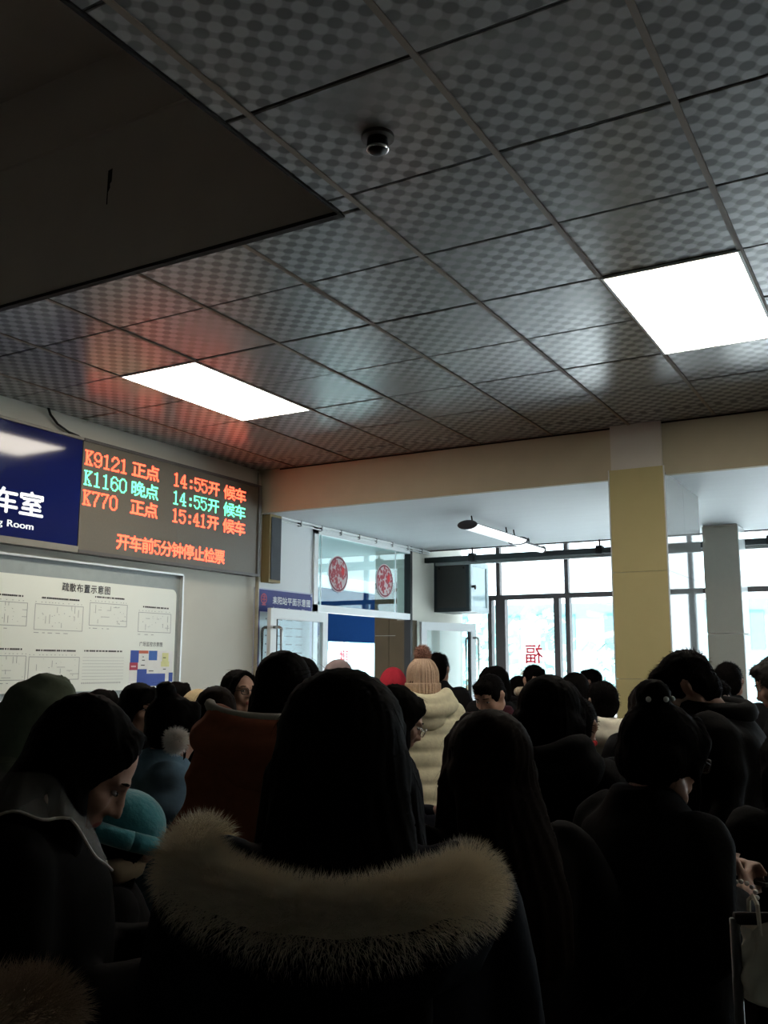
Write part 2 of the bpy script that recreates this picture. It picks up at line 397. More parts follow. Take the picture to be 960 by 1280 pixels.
# vestibule behind the left-hand doorway
M_BRTILE = mat('brown_wall_tile', (.10, .072, .042), .7, .1, var=.2, scale=6)
XV = -8.0
vw = thing('wall_vestibule', None, None, kind='structure')
xe = at(468, 790, y=9.78).x
box('wall_core', (xe, 9.80, 0), (XW-.2, 10.0, 2.96), M_PLASTER, vw)
for a, b in zip((0, .65, 1.29, 1.93), (.65, 1.29, 1.93, 2.57)):
    m_ = (xe+XW-.2)/2
    for u, v in ((xe, m_), (m_, XW-.2)): box('wall_tile', (u+.003, 9.78, a+.003), (v-.003, 9.80, b-.003), M_BRTILE, vw)
box('ceiling', (-9, 7, 2.96), (XW-.2, 16.5, 3.05), M_WHITE, kind='structure')
box('floor', (-9, YG, -.12), (XW-.2, 16.5, 0), M_FLOOR, kind='structure')
vw2 = thing('wall_far', None, None, kind='structure')
box('wall_panel', (XV-.15, 7, 0), (XV, 11.6, 2.96), M_WHITE, vw2); box('wall_panel', (XV-.15, 13.9, 0), (XV, 16.5, 2.96), M_WHITE, vw2)
box('wall_panel', (XV-.15, 11.6, 2.75), (XV, 13.9, 2.96), M_WHITE, vw2)
w3 = thing('window_3', None, None, kind='structure')
box('pane', (XV-.06, 11.6, .0), (XV-.05, 13.9, 2.75), M_GLASS, w3)
for y in (11.6, 12.75, 13.88): box('mullion', (XV-.08, y-.02, 0), (XV-.02, y+.02, 2.75), M_WALU, w3)
sh = thing('roller_shade', 'dark blue shade pulled partway down over the bright window beyond the doorway', 'shade', (XV+.06, 12.75, 1.95))
mb = MB(); mb.box((-.006, -1.14, 0), (.006, 1.0, .8)); mb.obj('cloth', mat('blue_shade', (.004, .017, .06), .9, 0), sh)
mb = MB(); mb.tube([(0, -1.14, 0), (0, 1.0, 0)], .014); mb.obj('hem_bar', mat('blue_shade', (.02, .055, .17)), sh)
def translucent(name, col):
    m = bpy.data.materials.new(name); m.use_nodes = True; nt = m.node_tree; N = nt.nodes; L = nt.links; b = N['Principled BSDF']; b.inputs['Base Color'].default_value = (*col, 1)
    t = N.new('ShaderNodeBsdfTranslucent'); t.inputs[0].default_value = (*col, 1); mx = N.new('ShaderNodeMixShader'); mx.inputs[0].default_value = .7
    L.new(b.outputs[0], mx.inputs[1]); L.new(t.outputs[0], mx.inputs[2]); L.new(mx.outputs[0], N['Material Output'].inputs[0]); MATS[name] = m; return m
translucent('backlit_red', (.75, .10, .16))  # red lightened to carry the window's glow in the paper colour
def fu_sticker(name, label, o, ex, ey, s, m=M_RED):
    mb = MB(); han(mb, '福', o, ex, ey, s, s, bold=s*.012); return mb.obj(name, m, None, label=label, cat='sticker')
fu_sticker('window_sticker', 'red paper character on the bright window under the blue shade', at(424, 834, x=XV-.04), EY, EZ, .26, MATS['backlit_red'])

# ================================================================== OUTSIDE
box('snow_ground', (-60, YG+.06, -.3), (40, 70, -.14), M_SNOW, kind='structure')
bl = thing('building', 'pale low blue building across the snowy forecourt', 'building', (-13, 40, -.14))
M_BLD = mat('pale_facade', (.17, .30, .33), .8); M_BWIN = mat('facade_window', (.08, .18, .22), .3)
mb = MB(); mb.box((-16, 0, 0), (16, 8, 4.4)); mb.obj('facade', M_BLD, bl)
for i in range(12):
    for j in range(1):
        mb = MB(); x = -14.5+i*2.6; z = 2.4; mb.box((x, -.06, z), (x+1.3, .02, z+1.5)); mb.obj('window', M_BWIN, bl)
mb = MB(); mb.box((-16.3, -.4, 4.4), (16.3, 8.3, 4.6)); mb.obj('parapet', M_SNOW, bl)
for i, (x, y, h) in enumerate(((-9.5, 24, 3.2), (-7.0, 26, 2.6), (-12.5, 27, 3.0))):
    t = thing('shrub', ('snow dusted shrub seen faintly through the left glass door', 'low snow dusted shrub behind the window next to the pillar', 'frosted shrub far off beside the steel cabinet')[i], 'shrub', (x, y, -.14), group='shrubs in the snow outside')
    mb = MB(); mb.tube([(0, 0, 0), (.05, 0, h*.5)], [.08, .04]); mb.obj('stem', M_BRTILE, t)
    mb = MB()
    for k in range(150):
        a = random.uniform(0, 6.3); r = random.random()**.5*1.4; z = h*random.uniform(.25, 1); c = Vector((r*math.cos(a), r*math.sin(a), z)); u = Vector((random.uniform(-1, 1), random.uniform(-1, 1), random.uniform(-1, 1)))*.16; v = u.orthogonal()
        mb.add([c-u, c+v, c+u, c-v], [(0, 1, 2, 3)])
    mb.obj('foliage', mat('frosted_leaves', (.22, .34, .32), .8), t)

# ================================================================== FIXTURES ON THE LEFT WALL
XL = -5.04                                     # front of the long sign box
M_SIGNBOX = mat('sign_housing', (.16, .15, .14), .5, .4)
M_LEDBG = mat('led_matrix', (.135, .12, .092), .45, .4, var=.10, scale=60)
M_LR = mat('led_red', (.3, .05, .03), .5, emis=(1, .062, .026), es=LED_L)
M_LG = mat('led_green', (.05, .3, .15), .5, emis=(.16, 1.0, .50), es=2.2)
led = thing('departures_display', 'long LED departures display with red and green train times on wall', 'display', (XL, 5.51, 2.355))
yb = 5.51; zb = 2.355
def L_(y, z, e=0): return Vector((e, y-yb, z-zb))
mb = MB(); mb.box(L_(4.506, 2.355, -.094), L_(6.56, 3.165, -.006)); mb.obj('housing', M_SIGNBOX, led)
mb = MB(); mb.box(L_(4.506, 2.375, -.006), L_(6.525, 3.150, 0)); mb.obj('led_panel', M_LEDBG, led)
mb = MB()
for a, b in (((4.506, 2.352), (6.56, 2.375)), ((4.506, 3.150), (6.56, 3.17)), ((6.525, 2.375), (6.56, 3.15))): mb.box(L_(*a, -.01), L_(*b, .012))
mb.obj('bezel', mat('bezel', (.10, .095, .09), .4), led)
mb = MB()
mb.box(L_(5.5, 2.375, 0), L_(5.502, 3.15, .0008)); mb.obj('module_seam', M_SIGNBOX, led)
BM = {'K': "### ###|.#...#.|.#..#..|.#.#...|.##....|.##....|.#.#...|.#..#..|.#..#..|.#...#.|### ###",
 '0': "..###..|.#...#.|#.....#|#.....#|#.....#|#.....#|#.....#|#.....#|#.....#|.#...#.|..###..",
 '1': "...#...|.###...|...#...|...#...|...#...|...#...|...#...|...#...|...#...|...#...|.#####.",
 '2': "..###..|.#...#.|#.....#|#.....#|.....#.|....#..|...#...|..#....|.#.....|#.....#|#######",
 '4': "....#..|...##..|..#.#..|..#.#..|.#..#..|.#..#..|#...#..|#######|....#..|....#..|...####",
 '5': "#######|#......|#......|#.###..|##...#.|......#|......#|......#|#.....#|.#...#.|..###..",
 '6': "..###..|.#...#.|#.....#|#......|#.###..|##...#.|#.....#|#.....#|#.....#|.#...#.|..###..",
 '7': "#######|#....#.|.....#.|....#..|....#..|...#...|...#...|..#....|..#....|..#....|..#....",
 '9': "..###..|.#...#.|#.....#|#.....#|#.....#|.#...##|..###.#|......#|#.....#|.#...#.|..###..",
 ':': ".......|.......|.......|...##..|...##..|.......|.......|.......|...##..|...##..|......."}
def digits(mb, s, y, ztop, w, h):
    cw, ch = w/8.2, h/11
    for ch_ in s:
        for r, row in enumerate(BM[ch_].split('|')):
            for c, q in enumerate(row):
                if q == '#':
                    yy = y+c*cw; zz = ztop-(r+1)*ch
                    mb.add([L_(yy-.15*cw, zz-.06*ch, .0015), L_(yy+1.3*cw, zz-.06*ch, .0015), L_(yy+1.3*cw, zz+1.06*ch, .0015), L_(yy-.15*cw, zz+1.06*ch, .0015)], [(0, 1, 2, 3)])
        y += w
def hans(mb, s, y, ztop, w, h, bold=.0024):
    for ch_ in s:
        han(mb, ch_, L_(y, ztop-h, .0015), EY, EZ, w, h, bold); y += w
rows = [(3.090, 'K9121', '正点', '14:55', M_LR), (2.944, 'K1160', '晚点', '14:55', M_LG), (2.802, 'K770', '正点', '15:41', M_LR)]
def led_char(ch_, y, z, w, h, m):
    mb = MB()
    if ch_ in BM: digits(mb, ch_, y, z, w, h)
    else: hans(mb, ch_, y, z, w, h)
    mb.obj('led_character', m, led)
for z, tr, st, tm, m in rows:
    for i, q in enumerate(tr): led_char(q, 4.525+i*.084, z, .084, .108, m)
    for i, q in enumerate(st): led_char(q, 4.98+i*.145, z, .145, .108, m)
    for i, q in enumerate(tm): led_char(q, 5.43+i*.083, z, .083, .108, m)
    led_char('开', 5.85, z, .142, .108, m)
    for i, q in enumerate('候车'): led_char(q, 6.05+i*.149, z, .149, .112, m)
y = 4.862
for q in '开车前5分钟停止检票':
    w_ = .074 if q == '5' else .1275; led_char(q, y+(.006 if q == '5' else 0), 2.527, w_, .108, M_LR); y += w_

M_SBLUE = mat('sign_blue', (.008, .014, .10), .08, .5, var=.03)
M_SWHITE = mat('sign_white', (.85, .88, .9), .4, .3, emis=(.9, .95, 1), es=.55)
ws = thing('waiting_room_sign', 'glossy blue sign with white waiting room lettering beside the departures display', 'sign', (XL, 3.4, 2.355)); yb = 3.4
mb = MB(); mb.box(L_(2.3, 2.355, -.1), L_(4.502, 3.165, -.008)); mb.obj('housing', M_SIGNBOX, ws)
mb = MB(); mb.box(L_(2.32, 2.398, -.008), L_(4.498, 3.148, 0)); mb.obj('blue_face', M_SBLUE, ws)
mb = MB(); mb.box(L_(2.3, 2.352, -.01), L_(4.5, 2.396, .012)); mb.box(L_(2.3, 3.150, -.01), L_(4.5, 3.17, .012)); mb.obj('bezel', mat('bezel_grey', (.24, .23, .20), .4), ws)
mb = MB()
for i, ch_ in enumerate('候车室'): han(mb, ch_, L_(3.588+i*.205, 2.551, .002), EY, EZ, .195, .150, .0045)
text(mb, 'Waiting', L_(3.645, 2.462, .002), EY, EZ, .235, .046, .002); text(mb, 'Room', L_(3.917, 2.462, .002), EY, EZ, .203, .046, .002)
mb.obj('lettering', M_SWHITE, ws)

# power cable from the ceiling to the sign
mb = MB(); pts = [at(x, y, x=XW+.03) for x, y in ((60, 508), (63, 518), (72, 530), (86, 540), (98, 545), (106, 552), (110, 560))]
mb.tube(pts, .009, 6); mb.obj('power_cable', M_BLACK, None, label='short black cable running from the ceiling down to the departures display', cat='cable', smooth=True)

# notice board
XN = -5.10
nb = thing('notice_board', 'wide grey framed notice board with evacuation plans under the departures display', 'notice board', (XW, 4.1, 1.33)); yb, zb = 4.1, 1.33
NX = XN-XW
def N_(y, z, e=0): return Vector((NX+e, y-yb, z-zb))
mb = MB(); mb.box(Vector((0, 2.55-yb, 1.33-zb)), N_(5.64, 2.29, -.012)); mb.obj('backing', mat('board_grey', (.33, .38, .38), .5), nb)
mb = MB()
for a, b in (((2.55, 1.33), (5.64, 1.355)), ((2.55, 2.286), (5.64, 2.30)), ((5.632, 1.355), (5.645, 2.286)), ((2.55, 1.355), (2.575, 2.275))): mb.box(N_(*a, -.03), N_(*b, .02))
mb.obj('frame', M_ALU, nb)
mb = MB(); rr = .05; y0, y1, z0, z1 = 2.65, 5.585, 1.40, 2.17; vs = []
for cy_, cz_, a0 in ((y1-rr, z1-rr, 0), (y0+rr, z1-rr, 90), (y0+rr, z0+rr, 180), (y1-rr, z0+rr, 270)):
    for k in range(6): a = math.radians(a0+k*18); vs.append(N_(cy_+rr*math.cos(a), cz_+rr*math.sin(a), 0))
mb.add(vs, [tuple(range(len(vs)))]); mb.obj('sheet', mat('board_sheet', (.82, .86, .79), .35, .4, var=.03, scale=3), nb)
M_INK = mat('print_ink', (.03, .03, .035), .7); M_INK2 = mat('print_grey', (.36, .38, .38), .7)
mb = MB()
for i, ch_ in enumerate('疏散布置示意图'): han(mb, ch_, N_(4.444+i*.064, 2.085, .002), EY, EZ, .056, .056, .0005)
mb.obj('title', M_INK, nb)
def lines(mb, segs, w=.003):
    for (a, b, c, d) in segs: mb.bar(N_(a, b, .001), N_(c, d, .001), w, .0006, up=(1, 0, 0))
rnd = random.Random(3)
def plan(y0, z0, y1, z1, hdr=True, dens=1.0, outline=True):
    mb = MB(); w, h = y1-y0, z1-z0
    if outline: lines(mb, [(y0, z0, y1, z0), (y1, z0, y1, z1), (y1, z1, y0, z1), (y0, z1, y0, z0)], .0035)
    seg = []
    for k in range(int(9*dens)):
        a = y0+w*rnd.choice((.15, .22, .3, .45, .55, .62, .75, .82, .9)); b = z0+h*rnd.choice((.1, .25, .4, .55, .7, .85))
        if rnd.random() < .5: seg.append((a, b, min(y1, a+w*rnd.uniform(.06, .25)), b))
        else: seg.append((a, b, a, min(z1, b+h*rnd.uniform(.12, .4))))
    lines(mb, seg, .0028)
    for k in range(int(16*dens)):
        a, b = y0+w*rnd.uniform(.05, .95), z0+h*rnd.uniform(.08, .92); s = rnd.uniform(.003, .007); mb.box(N_(a, b, .0008), N_(a+s, b+s*.8, .0014))
    a = y0
    while a < y1: mb.box(N_(a, z1+.012, .0008), N_(a+.008, z1+.016, .0014)); a += rnd.uniform(.025, .05)
    a = y0
    while a < y1*.97: l = rnd.uniform(.01, .04); mb.box(N_(a, z0-.022, .0008), N_(a+l, z0-.018, .0014)); a += l+rnd.uniform(.02, .05)
    mb.obj('floor_plan', M_INK2, nb)
    if hdr:
        mb = MB(); a = y0+w*.12
        while a < y1-w*.1: l = rnd.uniform(.007, .012); mb.box(N_(a, z1+.038, .0008), N_(a+l, z1+.049, .0014)); a += l+rnd.choice((.002, .002, .002, .008))
        mb.obj('heading', M_INK, nb)
plan(4.228, 1.815, 4.64, 1.985); plan(4.70, 1.86, 5.06, 2.02); plan(5.18, 1.83, 5.53, 1.975); plan(3.78, 1.835, 4.165, 1.985); plan(3.3, 1.83, 3.7, 1.985); plan(2.8, 1.83, 3.2, 1.985)
plan(4.204, 1.485, 4.63, 1.635, dens=.7); plan(3.78, 1.485, 4.18, 1.64); plan(3.3, 1.485, 3.7, 1.64); plan(2.8, 1.485, 3.2, 1.64)
mb = MB(); seg = [(4.66, 1.635-.022*k, 5.05, 1.635-.022*k) for k in range(8)]; lines(mb, seg, .0015)
for k in range(22): mb.box(N_(4.66+k*.017, 1.452, .0008), N_(4.667+k*.017, 1.462, .0014))
mb.obj('legend', M_INK2, nb)
mb = MB(); a = 4.67
while a < 5.02: mb.box(N_(a, 1.675, .0008), N_(a+.009, 1.686, .0014)); a += rnd.choice((.011, .011, .018))
mb.obj('heading', M_INK, nb)
mb = MB()
for i, ch_ in enumerate('广场监控示意图'): han(mb, ch_, N_(5.20+i*.036, 1.722, .002), EY, EZ, .031, .032)
mb.obj('map_title', M_INK, nb)
def rect(nm, y0, z0, y1, z1, col, e=.001, part='map_block'):
    mb = MB(); mb.box(N_(y0, z0, 0), N_(y1, z1, e)); mb.obj(part, mat(nm, col, .5), nb)
BLU, RDD, ORG, YEL, WHT = (.02, .06, .36), (.42, .03, .07), (.55, .12, .06), (.70, .70, .32), (.80, .80, .78)
rect('map_white', 5.11, 1.42, 5.57, 1.69, WHT, .0006, 'map_sheet')
rect('map_blue', 5.115, 1.60, 5.20, 1.69, BLU); rect('map_red', 5.11, 1.545, 5.195, 1.60, RDD); rect('map_orange', 5.20, 1.668, 5.30, 1.69, ORG)
rect('map_lightblue', 5.305, 1.618, 5.395, 1.69, (.03, .12, .45)); rect('map_yellow', 5.45, 1.61, 5.52, 1.675, YEL); rect('map_yellow', 5.44, 1.57, 5.53, 1.61, YEL)
rect('map_blue', 5.19, 1.425, 5.49, 1.518, BLU); rect('map_blue', 5.19, 1.518, 5.29, 1.552, BLU); rect('map_blue', 5.53, 1.455, 5.575, 1.525, BLU)
mb = MB()
for y, z, l in ((5.24, 1.64, .012), (5.235, 1.615, .03), (5.225, 1.578, .04), (5.31, 1.535, .05), (5.46, 1.635, .03), (5.465, 1.548, .03), (5.48, 1.412, .05)): mb.box(N_(y, z, .001), N_(y+l, z+.006, .0018))
mb.obj('map_lettering', M_INK, nb)
mb = MB(); mb.box(N_(5.125, 1.566, .001), N_(5.175, 1.578, .0018)); mb.obj('map_lettering', mat('pinkish', (.7, .4, .45), .6), nb)

# wall loudspeaker in the corner below the beam
M_OCHRE = mat('ochre_wood', (.30, .235, .11), .55, .3, var=.15, scale=30, stretch=(1, 1, .1))
sp = thing('column_speaker', 'tall narrow ochre box loudspeaker with a grey front, beside the display', 'speaker', (XW, 6.74, 2.32))
mb = MB(); mb.box((0, -.02, 0), (.09, .155, .62)); mb.obj('cabinet', M_OCHRE, sp)
mb = MB(); mb.box((.09, 0, .025), (.098, .145, .595)); mb.obj('grille', mat('grille_grey', (.055, .065, .075), .7), sp)
# pipe down the corner and thin conduit along the wall top
mb = MB(); mb.tube([(XW+.05, 6.60, 3.3), (XW+.05, 6.60, 2.95), (XW+.05, 6.61, 2.0), (XW+.05, 6.61, .05)], .018, 8)
mb.obj('corner_pipe', mat('pipe_paint', (.42, .39, .30), .5), None, label='slim painted pipe running down the wall corner at the end of the display', cat='pipe', smooth=True)
cdt = thing('wall_conduit', 'thin white conduit clipped along the top of the wall above the red stickers', 'conduit', (XW, 6.72, 2.9))
mb = MB(); mb.tube([(.03, 0, .045), (.03, 3.3, .035)], .011, 8); mb.tube([(.03, .1, .012), (.03, 3.3, .008)], .007, 6); mb.obj('tube', M_WALU, cdt)
for k in range(9): mb = MB(); y = .2+k*.36; mb.box((0, y, 0), (.044, y+.012, .055)); mb.obj('clip', mat('clip_grey', (.38, .40, .40)), cdt)

# blue station map sign
sg = thing('station_map_sign', 'blue station plan sign with a red emblem and white characters above the door leaf', 'sign', (XW, 7.07, 0.9)); yb, zb = 7.07, .9
def S_(y, z, e=0): return Vector((.012+e, y-yb, z-zb))
mb = MB(); mb.box(Vector((0, 6.63-yb, 0)), S_(7.54, 2.27)); mb.obj('board', mat('sign_edge', (.55, .58, .72), .4), sg)
mb = MB(); mb.box(S_(6.645, 2.06), S_(7.525, 2.258, .002)); mb.box(S_(6.645, .92), S_(6.70, 2.06, .002)); mb.obj('blue_band', mat('map_sign_blue', (.022, .030, .20), .5, .2), sg)
mb = MB(); mb.box(S_(6.70, .95), S_(7.5, 2.055, .0015)); mb.obj('plan_sheet', mat('plan_sheet', (.55, .66, .70), .4), sg)
mb = MB()
for i, ch_ in enumerate('耒阳站平面示意图'): han(mb, ch_, S_(6.888+i*.077, 2.135, .004), EY, EZ, .070, .066, .0012)
text(mb, 'Leiyang Station Plan', S_(6.90, 2.088, .004), EY, EZ, .56, .022)
mb.obj('lettering', mat('sign_letters', (.75, .78, .85), .4), sg)
mb = MB(); c = S_(6.755, 2.175, .004)
for k in range(20):
    a0, a1 = 2*math.pi*k/20, 2*math.pi*(k+1)/20
    mb.add([c+Vector((0, r*math.cos(a), r*1.1*math.sin(a))) for a, r in ((a0, .045), (a1, .045), (a1, .033), (a0, .033))], [(0, 3, 2, 1)])
mb.box(c+Vector((0, -.006, -.045)), c+Vector((.001, .006, .035))); mb.box(c+Vector((0, -.026, -.012)), c+Vector((.001, .026, 0))); mb.box(c+Vector((0, -.02, .012)), c+Vector((.001, .02, .022))); mb.box(c+Vector((0, -.03, -.06)), c+Vector((.001, .03, -.05)))
mb.obj('emblem', mat('emblem_red', (.45, .06, .14), .5), sg)
for y, z in ((6.66, 2.245), (7.51, 2.245)): mb = MB(); mb.ell(S_(y, z, .003), (.004, .008, .008), seg=8, rg=6); mb.obj('screw', M_ALU, sg)
mb = MB()
for i in range(4):
    for j in range(9):
        y = 6.79+i*.16; z = 1.99-j*.075
        for k in range(4): mb.box(S_(y+k*.025, z, .0015), S_(y+k*.025+.016, z+.012, .003))
mb.obj('plan_print', mat('plan_print', (.16, .19, .21), .6), sg)

# ------------------------------------------------------------------ doorway in the left wall: transom, leaves
dr = thing('door_1', None, None, kind='structure')
for a, b in (((Y_OP0-.05, 2.87), (Y_OP1, 2.955)), ((Y_OP0-.05, 2.10), (Y_OP1, 2.17))): box('transom_rail', (XW-.06, a[0], a[1]), (XW+.02, b[0], b[1]), M_WALU, dr)
for y in (Y_OP0-.05, ): box('jamb', (XW-.06, y, 0), (XW+.02, y+.07, 2.955), M_WALU, dr)
box('jamb', (XW-.06, Y_OP1-.02, 0), (XW+.025, Y_OP1+.025, 2.955), M_BLACK, dr)
box('jamb', (XW-.2, Y_OP1+.02, 0), (XW+.012, Y_OP1+.16, 2.10), M_BRTILE, dr)
box('transom_pane', (XW-.022, Y_OP0, 2.17), (XW-.014, Y_OP1, 2.87), M_TGLASS, dr)
for y in (7.72, 9.25): box('glass_bead', (XW-.03, y-.004, 2.17), (XW-.012, y+.004, 2.87), M_WALU, dr)

def papercut(name, label, c, r):
    t = thing(name, label, 'sticker', c, group='round papercuts on the transom glass')
    rn = random.Random(int(c[1]*10)); mb = MB(); n = 40
    mb.add([(0, r*1.06*math.cos(2*math.pi*k/n), r*1.06*math.sin(2*math.pi*k/n)) for k in range(n)], [tuple(range(n))]); mb.obj('backing', mat('papercut_pink', (.62, .50, .52), .6), t)
    mb = MB()
    for k in range(n):
        a0, a1 = 2*math.pi*k/n, 2*math.pi*(k+1)/n
        mb.add([(.0015, q*math.cos(a), q*math.sin(a)) for a, q in ((a0, r), (a1, r), (a1, r*.9), (a0, r*.9))], [(0, 1, 2, 3)])
    mb.obj('ring', mat('papercut_dark', (.20, .03, .05), .6), t)
    mb = MB()
    for k in range(120):
        q = r*.84*math.sqrt(rn.random()); a = rn.uniform(0, 6.283); s = r*rn.uniform(.05, .13); y, z = q*math.cos(a), q*math.sin(a); b = rn.uniform(0, 3.1)
        if y > .1*r and z < -.15*r and rn.random() < .6: continue
        m_ = rn.choice((5, 6, 7)); mb.add([(.0018+k*1e-6, y+s*math.cos(b+i*6.283/m_)*rn.uniform(.5, 1.2), z+s*math.sin(b+i*6.283/m_)*rn.uniform(.7, 1.5)) for i in range(m_)], [tuple(range(m_))])
    mb.obj('cut_pattern', mat('papercut_red', (.40, .05, .07), .6), t)
    mb = MB(); mb.add([(.0025, .48*r+.2*r*math.cos(a)*q, .2*r+.3*r*math.sin(a)*q) for a, q in [(i*.6283, 1 if i % 2 else .8) for i in range(10)]], [tuple(range(10))]); mb.obj('seal', M_RED, t)
papercut('papercut_sticker', 'round red papercut on the transom glass, nearer the blue station sign', (XW-.008, 8.03, 2.505), .178)
papercut('papercut_sticker', 'round red papercut on the transom glass, nearer the steel cabinet', (XW-.008, 8.99, 2.51), .178)

def door_leaf(label, hinge, ang, w, flip):
    t = thing('door_leaf', label, 'door', hinge, ang)      # leaf runs along local +Y from its hinge
    for nm, a, b, m in (('stile', (-.02, 0, .02), (.02, .085, 2.085), M_WALU), ('stile', (-.02, w-.085, .02), (.02, w, 2.085), M_WALU), ('rail', (-.02, .085, 1.99), (.02, w-.085, 2.085), M_WALU), ('rail', (-.02, .085, .02), (.02, w-.085, .2), M_WALU)):
        mb = MB(); mb.box(a, b); mb.obj(nm, m, t)
    mb = MB(); mb.box((-.004, .085, .2), (.004, w-.085, 1.99)); mb.obj('pane', M_GLASS, t)
    e = w-.1 if flip else .1; mb = MB(); mb.box((-.012, e-.015 if flip else .085, .2), (.012, w-.085 if flip else e+.015, 1.99)); mb.obj('gasket', M_BLACK, t)
    hy = w-.045 if flip else .045
    for s in (-1, 1):
        if s < 0 and not flip: pass
        mb = MB(); pts = [(s*.02, hy, 1.05), (s*.08, hy, 1.05), (s*.105, hy, 1.08), (s*.105, hy, 1.88), (s*.10, hy, 1.905), (s*.08, hy, 1.915), (s*.02, hy, 1.915)]
        mb.tube(pts, .014, 8); mb.obj('pull_handle', M_STEEL, t, smooth=True)
    return t
door_leaf('glass door leaf folded open in front of the blue station sign', (XW+.135, 7.60, 0), math.pi, .92, True)
door_leaf('glass door leaf standing ajar under the hanging steel cabinet', (XW+.06, 9.72, 0), -.33, .92, True)
# round knob on a post inside the doorway
ps = thing('queue_post', 'steel post with a round top standing in the doorway', 'post', (XW-.5, 8.4, 0))
mb = MB(); mb.tube([(0, 0, 0), (0, 0, 1.82)], .02, 10); mb.obj('pole', M_STEEL, ps, smooth=True)
mb = MB(); mb.ell((0, 0, 1.84), (.055, .055, .055)); mb.obj('ball_top', M_STEEL, ps, smooth=True)
mb = MB(); mb.tube([(0, 0, 0), (0, 0, .02)], .14, 16); mb.obj('base', M_STEEL, ps)

# steel cabinet on the wall near the glazing
cb = thing('wall_cabinet', 'dark steel box cabinet with a window-lit glazed door hanging high in the corner', 'cabinet', (XW, 10.2, 2.22))
M_CAB = mat('cabinet_dark', (.045, .055, .055), .5, .4); M_CABL = mat('cabinet_lit', (.42, .52, .54), .4, .4)  # door and pane paler than the body: window light on that face painted in
mb = MB(); mb.box((0, .012, 0), (.47, .53, .61)); mb.obj('body', M_CAB, cb)
mb = MB(); mb.box((.04, 0, .05), (.43, .012, .57)); mb.obj('side_panel', mat('cabinet_panel', (.06, .06, .055), .6), cb)
mb = MB()
for a, b in (((0, 0), (.04, .61)), ((.43, 0), (.47, .61)), ((.04, 0), (.43, .05)), ((.04, .57), (.43, .61))): mb.box((a[0], -.006, a[1]), (b[0], .012, b[1]))
mb.obj('side_frame', mat('cabinet_edge', (.03, .045, .05), .45), cb)
d_ = mb = MB()
for a, b in (((.0, 0), (.06, .61)), ((.47, 0), (.53, .61)), ((.06, 0), (.47, .06)), ((.06, .55), (.47, .61))): mb.box((.47, a[0], a[1]), (.492, b[0], b[1]))
dd = mb.obj('door', M_CABL, cb)
mb = MB(); mb.box((.474, .06, .06), (.48, .47, .55)); mb.obj('door_pane', mat('cabinet_pane', (.40, .52, .55), .15, .5), dd)
mb = MB(); mb.tube([(.492, .03, .30), (.53, .03, .30)], .016, 10); mb.ell((.535, .03, .29), (.012, .02, .03)); mb.obj('knob', M_BLACK, dd)
for x, z in ((.07, .53), (.4, .53), (.24, .6)): mb = MB(); mb.ell((x, -.006, z), (.014, .008, .014), seg=10, rg=6); mb.obj('bolt', M_BLACK, cb)

# dark steel rail across the bay below the end of the low ceiling
rl = thing('ceiling_rail', 'dark steel rail crossing the entrance bay just below its ceiling edge', 'rail', (XW, 9.97, 2.80))
mb = MB(); mb.box((0, -.03, .0), (XR-XW, .03, .062)); mb.obj('rail_bar', mat('rail_dark', (.03, .038, .04), .5), rl)
for x in (.62, 2.15, 3.9, 5.4, 7.2): mb = MB(); mb.box((x-.035, -.045, -.006), (x+.035, .045, .085)); mb.tube([(x, 0, .08), (x, 0, .155)], .01, 6); mb.obj('hanger', M_BLACK, rl)
mb = MB(); mb.box((.1, .06, -.03), (XR-XW, .11, .012)); mb.obj('track', mat('track_grey', (.35, .37, .37), .5), rl)

# batten lamps in the bay
M_TUBE = mat('lamp_diffuser', (.85, .87, .88), .4, .4, emis=(.9, .96, 1), es=.9)
def batten(label, y0, y1, x, z, w, hooks):
    t = thing('batten_lamp', label, 'lamp', (x, y0, z), group='ceiling battens in the entrance bay')
    L = y1-y0; mb = MB(); mb.loft([(0, .7*w/2, .03, 0, 0), (L, .7*w/2, .03, 0, 0)]); mb.v = [(a, c, b) for a, b, c in mb.v]; mb.f = [f[::-1] for f in mb.f]; mb.obj('housing', mat('lamp_housing', (.16, .16, .17), .5), t)
    mb = MB(); n = 10; vs = []
    for yy in (.03, L-.03):
        for k in range(n+1): a = math.pi+math.pi*k/n; vs.append((w/2*math.cos(a), yy, .04*math.sin(a)-.004))
    mb.add(vs, [(k, k+1, n+2+k, n+1+k) for k in range(n)]+[tuple(range(n+1))[::-1], tuple(range(n+1, 2*n+2))]); mb.obj('diffuser', M_TUBE, t, smooth=False)
    for yy in (0, L):
        mb = MB(); mb.ell((0, yy, -.006), (w/2+.006, .022, .044)); mb.obj('end_cap', mat('lamp_cap', (.07, .07, .075), .5), t, smooth=True)
    for yy in hooks: mb = MB(); mb.tube([(0, yy, .02), (-.012, yy, HA-z)], .007, 6); mb.obj('hanger', M_BLACK, t)
batten('white batten lamp hung by short hooks from the entrance bay ceiling, in front of another', 7.66, 8.93, -3.52, 2.86, .19, (.12, .95, 1.15))
batten('thin white batten lamp close to the dark steel rail, farther from the beam', 8.98, 9.88, -3.62, 2.875, .085, (.1, .5))
batten('batten lamp of the bay to the right of the yellow pillar', 7.7, 8.95, .55, 2.86, .19, (.12, 1.1))

